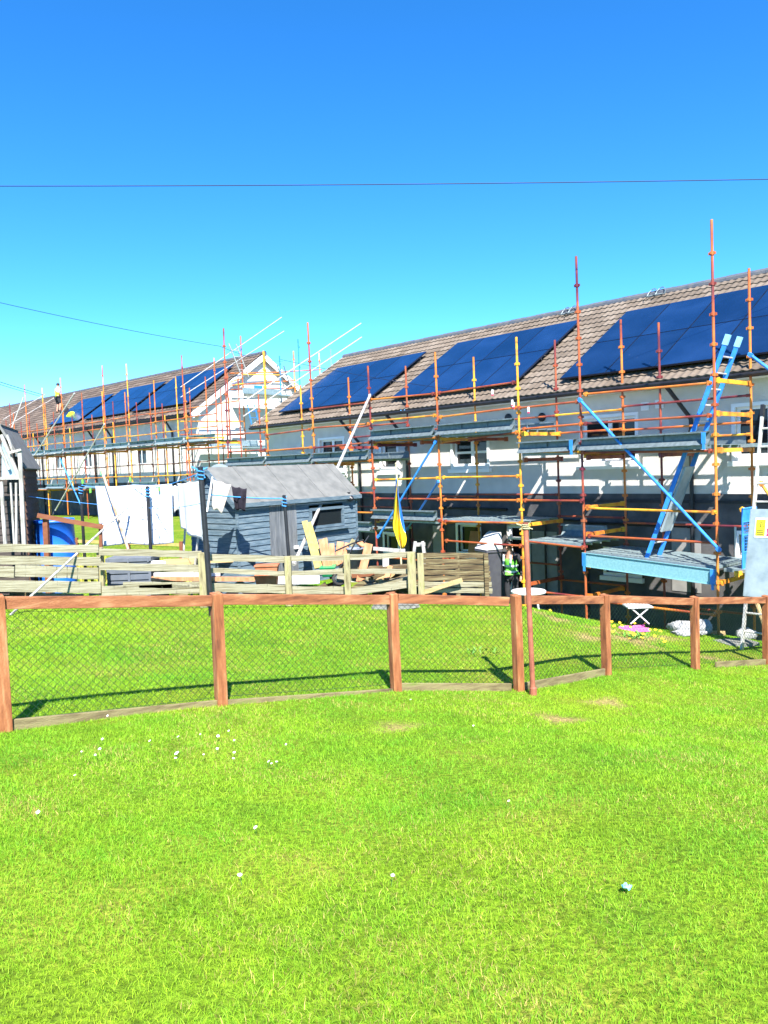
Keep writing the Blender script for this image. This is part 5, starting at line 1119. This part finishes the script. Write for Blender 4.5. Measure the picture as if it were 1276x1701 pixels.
# stone slab
p=gpt(656,1007,11.7); b=MB()
pts=[(-.36,-.10),(-.12,-.17),(.2,-.15),(.38,-.03),(.30,.12),(-.05,.17),(-.33,.1)]; k0=[p+V((x,y,.0)) for x,y in pts]; k1=[p+V((x*.95,y*.95,.05)) for x,y in pts]
b.poly(k1); 
for i in range(len(pts)): j=(i+1)%len(pts); b.poly([k0[i],k0[j],k1[j],k1[i]])
tag(b.build('stone_slab',M_stone,org=p),'flat grey stone slab lying on the grass behind the second middle fence post','slab')
p=gpt(1222,1050,12.3); b=MB(); b.obox(p+Z3*.02,V((.26,.05,0)),V((-.05,.2,0)),Z3*.025); tag(b.build('stone_slab',M_stone,org=p),'flat grey slab under the foot of the silver ladder','slab')
p=gpt(1172,1046,13.4); b=MB(); b.obox(p+Z3*.02,V((.30,-.1,0)),V((.05,.12,0)),Z3*.02); tag(b.build('timber_sole_board',M_plank,org=p),'pale sole board on the grass under the yellow scaffold foot','board')
# rocks at the wall foot
for k,(px,py,r) in enumerate(((758,1004,.10),(775,1004,.12),(790,1005,.09))):
    p=gpt(px,py,12.4); b=MB(); rr=random.Random(k); b.grid(lambda u,v: p+V((r*math.cos(2*PI*u)*math.sin(PI*v)*(1+.2*math.sin(5*u*PI+k)),r*.8*math.sin(2*PI*u)*math.sin(PI*v),.02+r*.7*math.cos(PI*v)*(1+.1*math.sin(7*u+k)))),10,7); tag(b.build('stone',M_stone,org=p,smooth=True),'pale rounded stone at the foot of the slatted panel','stone','stones below the slatted panel')
# wheelie bin with open white-lit lid
bp=gpt(817,985,17.0); t=thing('wheelie_bin','dark wheelie bin with pale raised lid beside the slatted panel','bin',bp)
zt=at(820,912,17.0).z; hb=zt-bp.z; print('bin',hb); X,Y_=V((.93,.37,0)),V((-.37,.93,0)); b=MB()
b.hexa([bp-X*.13-Y_*.19+Z3*.03,bp+X*.13-Y_*.19+Z3*.03,bp+X*.13+Y_*.19+Z3*.03,bp-X*.13+Y_*.19+Z3*.03,bp-X*.24-Y_*.26+Z3*hb,bp+X*.12-Y_*.26+Z3*hb,bp+X*.12+Y_*.26+Z3*hb,bp-X*.24+Y_*.26+Z3*hb]); b.obox(bp-X*.06+Z3*(hb-.03),X*.195,Y_*.28,Z3*.03); b.build('bin_body',M_binplastic,t,bevel=.02)
b=MB(); c=bp+Z3*(hb+.01)
b.hexa([c-X*.26-Y_*.29,c+X*.14-Y_*.29,c+X*.14+Y_*.27,c-X*.26+Y_*.27,c+X*.04-Y_*.26+Z3*.34,c+X*.13-Y_*.26+Z3*.38,c+X*.13+Y_*.24+Z3*.38,c+X*.04+Y_*.24+Z3*.34]); b.build('lid',mat('pale_bin_lid',(.52,.52,.51),(.47,.47,.46),6,.5),t,bevel=.015)
for s_ in (-1,1): b=MB(); b.lathe(bp+X*.12*s_+Y_*.22+Z3*.1-X*.02,[(.001,0),(.10,0),(.10,.04),(.001,.04)],16,axis=X); b.build('wheel',M_rubber,t)
# cardboard piece leaning at ground floor window
p=NR.pix(788,907,NW-.25); b=MB(); b.obox(p+Z3*.1,NR.e*.16,NR.n*.01,(Z3*.95+NR.n*-.2).normalized()*.27); tag(b.build('cardboard_sheet',M_card,org=p),'brown sheet of cardboard leaning at the ground floor window','cardboard')
# round white garden table
tp=at(878,982,13.6); g0=gz(tp.x,tp.y); t=thing('garden_table','round white garden table behind the rusty pole','table',V((tp.x,tp.y,g0)))
rt=29/F*13.6; b=MB(); b.lathe(V((tp.x,tp.y,tp.z)),[(.001,.015),(rt*.96,.015),(rt,.005),(rt,-.02),(rt*.95,-.03),(.001,-.03)],36); b.build('tabletop',M_white,t)
for q in range(4): a_=q*PI/2+.6; b=MB(); b.tube(V((tp.x+rt*.55*math.cos(a_),tp.y+rt*.55*math.sin(a_),tp.z-.03)),V((tp.x+rt*.8*math.cos(a_),tp.y+rt*.8*math.sin(a_),g0)),.018,8); b.build('leg',M_white,t)
# folding stool
sp_=gpt(1057,1038,12.9); t=thing('folding_stool','white folding stool with crossed legs over a pink tray','stool',sp_)
def stp(px,py,dy=0): return at(px,py,12.9+dy)
zs=stp(1057,1007).z
for dy in (-.12,.16):
    for x0,y0,x1,y1 in ((1045,1007,1078,1036),(1081,1007,1048,1036)): b=MB(); b.tube(stp(x0,y0,dy),stp(x1,y1,dy),.013,6); b.build('leg',M_white,t)
b=MB(); b.obox(V((stp(1060,1005).x,12.92,zs)),V((.21,0,0)),V((0,.17,0)),Z3*.015); b.build('seat',M_white,t,bevel=.01)
b=MB(); b.tube(stp(1048,1036,-.12),stp(1048,1036,.16),.012,6); b.tube(stp(1078,1036,-.12),stp(1078,1036,.16),.012,6); b.build('cross_bar',M_white,t)
p=gpt(1053,1036,12.75); b=MB(); b.obox(p+Z3*.03,V((.22,.02,0)),V((-.02,.13,0)),Z3*.02); b.obox(p+Z3*.055-V((.0,.12,0)),V((.22,.02,0)),V((0,.012,0)),Z3*.02); b.obox(p+Z3*.055+V((.0,.12,0)),V((.22,.02,0)),V((0,.012,0)),Z3*.02); tag(b.build('pink_tray',M_pink,org=p,bevel=.008),'bright pink plastic tray on the grass under the folding stool','tray')
# white sacks
def sack(px,py,Y,rx,ry,rz,label,seed):
    p=gpt(px,py,Y); r=random.Random(seed); ph=[r.uniform(0,6) for _ in range(6)]; b=MB()
    def fn(u,v):
        a_=2*PI*u; e_=PI*v; k=1+.16*math.sin(3*a_+ph[0])+.12*math.sin(7*a_+ph[1]+3*e_)+.10*math.sin(11*a_+5*e_+ph[2]); s_=abs(math.sin(e_))**.7
        return p+V((rx*math.cos(a_)*s_*k,ry*math.sin(a_)*s_*k,rz*(1+math.copysign(abs(math.cos(e_))**.8,math.cos(e_)))*(1+.1*math.sin(4*a_+ph[3]))))
    b.grid(fn,28,16); return tag(b.build('sack',M_bag,org=p,smooth=True),label,'sack')
sack(1132,1033,13.3,.20,.18,.10,'grey white rubble sack slumped left behind the fence post',1); sack(1166,1036,13.2,.18,.17,.12,'white rubble sack behind the fence right beside the yellow scaffold foot',2); sack(1143,1047,12.8,.25,.14,.05,'flat empty white sack lying on the grass before the rubble sacks',3)
sack(1238,1022,13.6,.16,.15,.10,'grey sack behind the foot of the silver ladder',5)
rod('timber_strut','pale strut slanting behind the fence at the right edge','strut',gpt(1282,1045,12.4),at(1258,1003,12.9),.035,M_plank)
# litter
p=gpt(1041,1503,3.4); p=on_plane(1041,1503,p,Z3); p=V((p.x,p.y,gz(p.x,p.y)+.03)); b=MB(); rr=random.Random(3)
b.grid(lambda u,v: p+V((.016*(u-.5)*2+.003*math.sin(9*v),.014*(v-.5)*2,.006*math.sin(7*u+5*v)+.004*math.cos(13*u))),6,6); tag(b.build('litter_scrap',mat('pale_blue_paper',(.12,.50,.78),(.3,.65,.85),60,.7),org=p,solid=.001),'small scrap of blue litter lying on the lawn','litter')

# flowers ------------------------------------------------------------
def on_ground(px,py):
    d=ray(px,py); t_=1.0
    for _ in range(60):
        p=d*t_; f=p.z-gz(p.x,p.y); t_+=f*.5/max(.05,-d.z)
        if abs(f)<.002: break
    return d*t_
def flower(name,label,cat,group,p,m,c,r,h,petals):
    b=MB(); tp=p+Z3*h+V((random.uniform(-.01,.01),random.uniform(-.01,.01),0)); b.cur=0; b.tube(p,tp,.0012,4)
    b.cur=1; tl=V((random.uniform(-.5,.3),random.uniform(-.9,-.1),1)).normalized(); a=tl.orthogonal().normalized(); e_=tl.cross(a)
    for k in range(petals):
        q=2*PI*k/petals; w_=PI/petals*.95; rr=r*random.uniform(.85,1.1)
        b.poly([tp+tl*.001,tp+(a*math.cos(q-w_)+e_*math.sin(q-w_))*rr*.8+tl*.002,tp+(a*math.cos(q)+e_*math.sin(q))*rr+tl*.003,tp+(a*math.cos(q+w_)+e_*math.sin(q+w_))*rr*.8+tl*.002])
    b.cur=2; b.lathe(tp+tl*.003,[(r*.33,0),(r*.25,r*.14),(.0005,r*.2)],8,axis=tl)
    o=b.build(name,[mat('flower_stalk_green',(.09,.2,.03),None,9,.8),m,c],org=p); return tag(o,label,cat,group)
M_petal=mat('white_petal',(.82,.80,.82),(.80,.74,.80),9,.8); M_eye=mat('yellow_flower_eye',(.80,.62,.05),None,9,.8); M_yp=mat('yellow_petal',(.85,.60,.02),(.80,.52,.02),9,.8)
DA=[(180,1197,1),(170,1237,1),(166,1255,1.2),(162,1264,.9),(122,1301,1),(250,1241,1),(299,1233,1.1),(294,1261,1.9),(293,1270,1.2),(334,1230,.9),(361,1232,1.3),(361,1254,1.1),(382,1223,.9),(391,1239,1),(391,1260,1),(388,1270,1),(338,1265,.8),(446,1276,1.1),(459,1276,1),(453,1280,.8),(476,1246,.8),(62,1362,1.2),(426,1387,1.2),(402,1472,1.3),(684,1170,1),(650,1473,1),(787,1214,1),(843,1344,.9),(135,1260,.7),(1160,1100,.7)]
for px,py,s_ in DA: flower('daisy','small white daisy growing in the near lawn','daisy','daisies in the lawn',on_ground(px,py),M_petal,M_eye,(.0085*s_),.04,9)
rr=random.Random(11)
DD=[(rr.uniform(1000,1105),rr.uniform(1042,1078)) for _ in range(26)]+[(rr.uniform(1180,1262),rr.uniform(1036,1060)) for _ in range(14)]+[(735,1008),(742,1010),(915,1024),(968,1022),(1120,1040),(870,1012)]
for px,py in DD: flower('dandelion','yellow dandelion growing in the grass behind the fence','dandelion','dandelions behind the fence',on_ground(px,py),M_yp,M_eye,.028,.10,11)
# leafy weeds by the right scaffold foot
def weed(p,h,n,label,seed):
    r=random.Random(seed); b=MB()
    for k in range(n):
        a_=r.uniform(0,2*PI); l_=h*r.uniform(.6,1.1); d=V((math.cos(a_),math.sin(a_),r.uniform(.7,1.6))).normalized(); s_=d.cross(Z3).normalized()*l_*.13; o=p+V((r.uniform(-.18,.18),r.uniform(-.1,.1),0)); m1=o+d*l_*.55; t2=o+d*l_-Z3*l_*.15
        b.poly([o,m1+s_,t2,m1-s_])
    return tag(b.build('weed_clump',mat('broad_leaf_green',(.07,.20,.02),(.13,.30,.03),8,.6),org=p),label,'weeds')
weed(on_ground(1212,1052),.22,60,'leafy weed clump between the yellow scaffold foot and the silver ladder',1); weed(on_ground(1248,1050),.22,50,'leafy weed clump right of the silver ladder foot',2); weed(on_ground(1172,1038),.15,40,'leafy weed clump around the yellow scaffold foot',3); weed(on_ground(1050,1060),.14,50,'leafy weed clump among dandelions below the folding stool',4)
weed(on_ground(800,1085),.10,30,'low leafy weed in the grass behind the middle of the fence',5)

# rough straw-coloured hedge bank and mesh fence behind the barrel
def bank(label,x0,y0,x1,y1,Y0,Y1,h,n,seed):
    r=random.Random(seed); b=MB(); p0=gpt(x0,y0,Y0); p1=gpt(x1,y1,Y1)
    for k in range(n):
        o=p0.lerp(p1,r.random())+V((r.uniform(-.15,.15),r.uniform(-.35,.35),0)); o.z=gz(o.x,o.y); l_=h*r.uniform(.4,1.1); d=V((r.uniform(-.35,.35),r.uniform(-.3,.3),1)).normalized(); s_=V((r.uniform(-1,1),r.uniform(-1,1),0))*.010; s_=s_.normalized()*.012; b.cur=r.choice((0,0,1)); b.poly([o-s_,o+s_,o+d*l_])
    o=b.build('rough_grass',[mat('straw_grass',(.58,.50,.10),(.42,.42,.06),6,.9),mat('rough_green_grass',(.14,.26,.03),(.10,.2,.02),6,.9)]); return tag(o,label,'grass',kind='stuff')
bank('tall yellowing rough grass behind the blue barrel and the hanging sheets',30,890,420,885,15.5,15.5,.55,9000,3)
mf=thing('mesh_fence','low wire mesh fence with brown posts behind the blue barrel','fence',gpt(110,880,15.8))
m0=gpt(40,880,16.0); m1=gpt(300,880,16.0)
net(mf,m0,m1,gz(m0.x,m0.y),gz(m1.x,m1.y),m0.z+.75,m1.z+.75,0,.11)
for f in (.0,.33,.66,1): q=m0.lerp(m1,f); b=MB(); q.z=gz(q.x,q.y); b.bar(q,q+Z3*.85,.07,.07,up=(0,1,0)); b.build('post',M_brownpost,mf)
b=MB(); b.bar(m0+Z3*.78,m1+Z3*.78,.04,.06); b.build('top_rail',M_yplank,mf)

# overhead wires
def wire(label,pts,r,sag=.15):
    b=MB()
    for a,c in zip(pts[:-1],pts[1:]):
        prev=None
        for k in range(25):
            f=k/24; q=a.lerp(c,f)-Z3*(sag*4*f*(1-f))
            if prev is not None: b.tube(prev,q,r,5,caps=False)
            prev=q
    return tag(b.build('overhead_cable',M_wire,org=pts[0]),label,'cable')
wire('single dark overhead cable crossing the whole blue sky',[at(-700,306,14),at(1900,284,14)],.008,.12)
wire('thin cable slanting down from the left sky to the near roof',[at(-300,430,16),at(365,575,26),at(470,600,30)],.007,.12)
wire('thin cable running across the near solar arrays to a rail end',[NR.pix(466,597,15.4),NR.pix(742,646,14.2)],.008,.05)
wire('upper of two thin cables at the left edge above the distant roof',[at(-200,563,30),at(72,656,42)],.016,.1)
wire('lower of two thin cables at the left edge above the distant roof',[at(-200,568,30),at(66,658,42)],.013,.1)

# ------------------------------------------------------------------ people
def skin_mesh(name,J,edges,m,par=None,org=None,root=None,sub=2,label=None):
    ks=list(J); idx={k:i for i,k in enumerate(ks)}; org=ORG[par.name] if par is not None else V(org)
    me=bpy.data.meshes.new(name); me.from_pydata([tuple(V(J[k][0])-org) for k in ks],[(idx[a],idx[b]) for a,b in edges],[]); me.materials.append(m)
    o=bpy.data.objects.new(name,me); COL.objects.link(o)
    if par is not None: o.parent=par
    else: o.location=org
    ORG[o.name]=org
    sk_=o.modifiers.new('skin','SKIN'); sk_.use_smooth_shade=True; sl=me.skin_vertices[0].data if me.skin_vertices else None
    if sl is None: me.skin_vertices.new() if hasattr(me.skin_vertices,'new') else None; sl=me.skin_vertices[0].data
    for k in ks:
        r=J[k][1]; sl[idx[k]].radius=(r,r) if not isinstance(r,tuple) else r; sl[idx[k]].use_root=(k==root)
    s2=o.modifiers.new('sub','SUBSURF'); s2.levels=sub; s2.render_levels=sub
    return o
def person(name,label,base,yaw,pose,h=1.76,clothes=None):
    """pose: dict of local joints (x right, y forward, z up) scaled to h"""
    c,s_=math.cos(yaw),math.sin(yaw); k=h/1.76
    def W(q): x,y,z=q; return V((base.x+(x*c-y*s_)*k,base.y+(x*s_+y*c)*k,base.z+z*k))
    J={n:(W(q[:3]),q[3]*k) for n,q in pose.items()}
    E=[('pelvis','waist'),('waist','chest'),('chest','neck'),('neck','head'),('head','crown')]
    for sd_ in 'lr':
        E+=[('chest','sh_'+sd_),('sh_'+sd_,'el_'+sd_),('el_'+sd_,'wr_'+sd_),('wr_'+sd_,'pm_'+sd_),('pelvis','hip_'+sd_),('hip_'+sd_,'kn_'+sd_),('kn_'+sd_,'an_'+sd_),('an_'+sd_,'to_'+sd_)]
        for f in range(4): J[f'f{f}_{sd_}']=(J['pm_'+sd_][0]+(J['pm_'+sd_][0]-J['wr_'+sd_][0]).normalized()*(.085-.008*abs(f-1.2))*k+V((c,s_,0))*(.018*(f-1.5))*k,.0085*k); E.append(('pm_'+sd_,f'f{f}_{sd_}'))
    root=skin_mesh(name,J,E,M_skin,org=base,root='pelvis')
    tag(root,label,'person'); hd=J['head'][0]; fwd=V((-s_,c,0)); rt=V((c,s_,0)); up=(J['crown'][0]-J['neck'][0]).normalized()
    def sub(nm,keys,edges,m,gr,rt_): 
        JJ={kk:(J[kk][0],J[kk][1]*gr if not isinstance(gr,dict) else J[kk][1]*gr.get(kk,1.2)) for kk in keys}; return skin_mesh(nm,JJ,edges,m,par=root,root=rt_)
    return root,J,E,sub,fwd,rt,up,k,W
# --- worker on the far roof, back to the viewer
wb=roofF.pt(roofF.st(97,686,.03)[0],roofF.st(97,686,.03)[1],.03)
pose={'pelvis':(0,0,.93,.125),'waist':(0,.02,1.08,.115),'chest':(0,.05,1.32,.135),'neck':(0,.06,1.50,.055),'head':(0,.08,1.62,.085),'crown':(0,.08,1.73,.06),
 'sh_l':(-.19,.04,1.40,.058),'el_l':(-.27,.02,1.14,.043),'wr_l':(-.24,.16,.96,.030),'pm_l':(-.23,.21,.90,.028),'sh_r':(.19,.04,1.40,.058),'el_r':(.29,-.02,1.15,.043),'wr_r':(.27,.12,.95,.030),'pm_r':(.26,.17,.89,.028),
 'hip_l':(-.10,0,.86,.092),'kn_l':(-.13,.06,.48,.060),'an_l':(-.13,-.02,.09,.042),'to_l':(-.14,.13,.035,.035),'hip_r':(.10,0,.86,.092),'kn_r':(.13,.10,.52,.060),'an_r':(.13,.04,.14,.042),'to_r':(.14,.19,.09,.035)}
yaw=math.atan2(-(-FR.n).x,(-FR.n).y)
root,J,E,sub,fwd,rt,up,k,W=person('person','roof worker in white top and hi vis vest with dark shorts on the distant roof',wb,yaw,pose,h=1.9)
sub('tshirt',['waist','chest','sh_l','el_l','sh_r','el_r'],[('waist','chest'),('chest','sh_l'),('sh_l','el_l'),('chest','sh_r'),('sh_r','el_r')],M_tshirt,{'waist':1.18,'chest':1.14,'sh_l':1.28,'sh_r':1.28,'el_l':1.3,'el_r':1.3},'chest')
sub('hi_vis_vest',['pelvis','waist','chest'],[('pelvis','waist'),('waist','chest')],M_hivis,{'pelvis':1.12,'waist':1.28,'chest':1.22},'waist')
sub('shorts',['pelvis','hip_l','kn_l','hip_r','kn_r'],[('pelvis','hip_l'),('hip_l','kn_l'),('pelvis','hip_r'),('hip_r','kn_r')],M_trouser,{'pelvis':1.14,'hip_l':1.2,'hip_r':1.2,'kn_l':1.45,'kn_r':1.45},'pelvis')
b=MB(); hd=J['head'][0]; b.grid(lambda u,v: hd+rt*(.098*math.cos(2*PI*u)*math.sin(PI*.62*v+.001))+fwd*(.105*math.sin(2*PI*u)*math.sin(PI*.62*v+.001)-.01)+Z3*(.02+.115*math.cos(PI*.62*v)),16,8); b.build('dark_cap',M_hair,root,smooth=True)
for s_ in 'lr':
    a_=J['an_'+s_][0]; t_=J['to_'+s_][0]; b=MB(); b.obox((a_+t_)/2-Z3*.0,fwd*.14,rt*.048,Z3*.05); b.build('boot',M_boot,root,bevel=.02)
# bundle lying on the tiles next to the worker
bp=roofF.pt(*roofF.st(118,690,.1),.12); b=MB(); b.grid(lambda u,v: bp+FR.e*(.42*math.cos(2*PI*u)*math.sin(PI*v))+roofF.up*(.26*math.sin(2*PI*u)*math.sin(PI*v))+roofF.nrm*(.16*math.cos(PI*v)*(1+.2*math.sin(9*u))),18,10); tag(b.build('tool_bag',[M_hivis],org=bp,smooth=True),'yellow bundle lying on the distant roof below the worker','bag')
bp=roofF.pt(*roofF.st(108,684,.1),.16); b=MB(); b.grid(lambda u,v: bp+FR.e*(.26*math.cos(2*PI*u)*math.sin(PI*v))+roofF.up*(.30*math.sin(2*PI*u)*math.sin(PI*v))+roofF.nrm*(.20*math.cos(PI*v)*(1+.2*math.sin(9*u))),18,10); tag(b.build('tool_bag',M_trouser,org=bp,smooth=True),'dark bundle on the distant roof beside the worker legs','bag')
# --- person in hi-vis vest by the doorway
pb=at(851,985,16.9); pb.z=gz(pb.x,pb.y)
hpx=(at(851,897,16.9).z-pb.z)
pose={'pelvis':(0,0,.93,.125),'waist':(0,.0,1.08,.118),'chest':(0,.03,1.32,.138),'neck':(0,.06,1.50,.055),'head':(0.0,.11,1.61,.086),'crown':(0,.11,1.72,.06),
 'sh_l':(-.19,.03,1.40,.058),'el_l':(-.29,-.06,1.13,.044),'wr_l':(-.30,.04,.90,.030),'pm_l':(-.30,.07,.82,.028),'sh_r':(.19,.03,1.40,.058),'el_r':(.28,-.05,1.13,.044),'wr_r':(.30,.06,.90,.030),'pm_r':(.30,.10,.82,.028),
 'hip_l':(-.10,0,.86,.092),'kn_l':(-.12,.04,.48,.062),'an_l':(-.12,-.02,.09,.044),'to_l':(-.13,.13,.035,.036),'hip_r':(.10,0,.86,.092),'kn_r':(.12,.03,.48,.062),'an_r':(.12,-.04,.09,.044),'to_r':(.13,.11,.035,.036)}
yaw=PI-.7   # facing partly towards the viewer's left
root,J,E,sub,fwd,rt,up,k,W=person('person','dark haired person in green hi vis vest standing beside the dark doorway',pb,yaw,pose,h=max(1.45,min(1.85,hpx)))
print('person h',hpx,pb.z)
sub('jumper',['waist','chest','sh_l','el_l','wr_l','sh_r','el_r','wr_r'],[('waist','chest'),('chest','sh_l'),('sh_l','el_l'),('el_l','wr_l'),('chest','sh_r'),('sh_r','el_r'),('el_r','wr_r')],M_trouser,{'waist':1.1,'chest':1.08,'sh_l':1.2,'sh_r':1.2,'el_l':1.25,'el_r':1.25,'wr_l':1.3,'wr_r':1.3},'chest')
sub('hi_vis_vest',['pelvis','waist','chest'],[('pelvis','waist'),('waist','chest')],M_hivisgreen,{'pelvis':1.34,'waist':1.50,'chest':1.36},'waist')
sub('trousers',['pelvis','hip_l','kn_l','an_l','hip_r','kn_r','an_r'],[('pelvis','hip_l'),('hip_l','kn_l'),('kn_l','an_l'),('pelvis','hip_r'),('hip_r','kn_r'),('kn_r','an_r')],M_trouser,{'pelvis':1.1,'hip_l':1.15,'hip_r':1.15,'kn_l':1.25,'kn_r':1.25,'an_l':1.4,'an_r':1.4},'pelvis')
for f in (.0,.75):
    c=J['pelvis'][0].lerp(J['chest'][0],.12+f*.5); b=MB(); b.lathe(c,[(.184*k,-.022),(.187*k,0),(.184*k,.022)],24); b.build('reflective_band',M_reflect,root)
for s_ in (-1,1):
    b=MB(); c=J['chest'][0]; b.bar(c+rt*.10*s_*k+fwd*.188*k-Z3*.16,c+rt*.10*s_*k+fwd*.165*k+Z3*.08,.045*k,.006,up=fwd); b.build('reflective_band',M_reflect,root)
hd=J['head'][0]; b=MB(); b.grid(lambda u,v: hd+rt*(.100*math.cos(2*PI*u)*math.sin(PI*.66*v+.001))+fwd*(.104*math.sin(2*PI*u)*math.sin(PI*.66*v+.001)-.022)+Z3*(.015+.118*math.cos(PI*.66*v)),18,10); b.build('hair',M_hair,root,smooth=True)
b=MB(); b.tube(hd+fwd*.08+Z3*.0,hd+fwd*.108-Z3*.03,.010,6,.016); b.build('nose',M_skin,root,smooth=True)
for s_ in (-1,1): b=MB(); b.lathe(hd+fwd*.083+rt*.032*s_+Z3*.012,[(.012,-.004),(.010,.004),(.001,.007)],8,axis=fwd); b.build('eye',M_black,root)
b=MB(); b.obox(hd+fwd*.086-Z3*.055,rt*.022,fwd*.006,Z3*.004); b.build('mouth',mat('lip_skin',(.38,.14,.11),None,9,.6),root)
for s_ in (-1,1): b=MB(); b.lathe(hd+rt*.088*s_,[(.001,.012),(.018,.010),(.026,0),(.018,-.01)],10,axis=rt*s_); b.build('ear',M_skin,root,smooth=True)
for s_ in 'lr':
    a_=J['an_'+s_][0]; t_=J['to_'+s_][0]; b=MB(); b.obox((a_+t_)/2,fwd*.14,rt*.048,Z3*.05); b.build('boot',M_boot,root,bevel=.02)

# ------------------------------------------------------------------ light
EL=R(47); AZ=R(171)
sd=V((math.sin(AZ)*math.cos(EL),math.cos(AZ)*math.cos(EL),math.sin(EL)))
sun=bpy.data.objects.new('sun',bpy.data.lights.new('sun','SUN')); COL.objects.link(sun); sun.data.energy=5.0; sun.data.angle=R(.5); sun.data.color=(1,.96,.90)
sun.rotation_euler=sd.to_track_quat('Z','Y').to_euler()
wd=bpy.data.worlds.new('World'); S.world=wd; wd.use_nodes=True; nt=wd.node_tree; N,L=nt.nodes,nt.links
sk=N.new('ShaderNodeTexSky'); sk.sky_type='NISHITA'; sk.sun_disc=False; sk.sun_elevation=EL; sk.sun_rotation=AZ; sk.altitude=100; sk.dust_density=0; sk.air_density=.5; sk.ozone_density=4.5
hs=N.new('ShaderNodeHueSaturation'); hs.inputs['Saturation'].default_value=1.25; hs.inputs['Hue'].default_value=.499
bg=N['Background']; bg.inputs['Strength'].default_value=.15
L.new(sk.outputs[0],hs.inputs['Color']); L.new(hs.outputs[0],bg.inputs['Color'])
S.view_settings.view_transform='Standard'; S.view_settings.look='None'; S.view_settings.exposure=1.65; S.view_settings.gamma=1
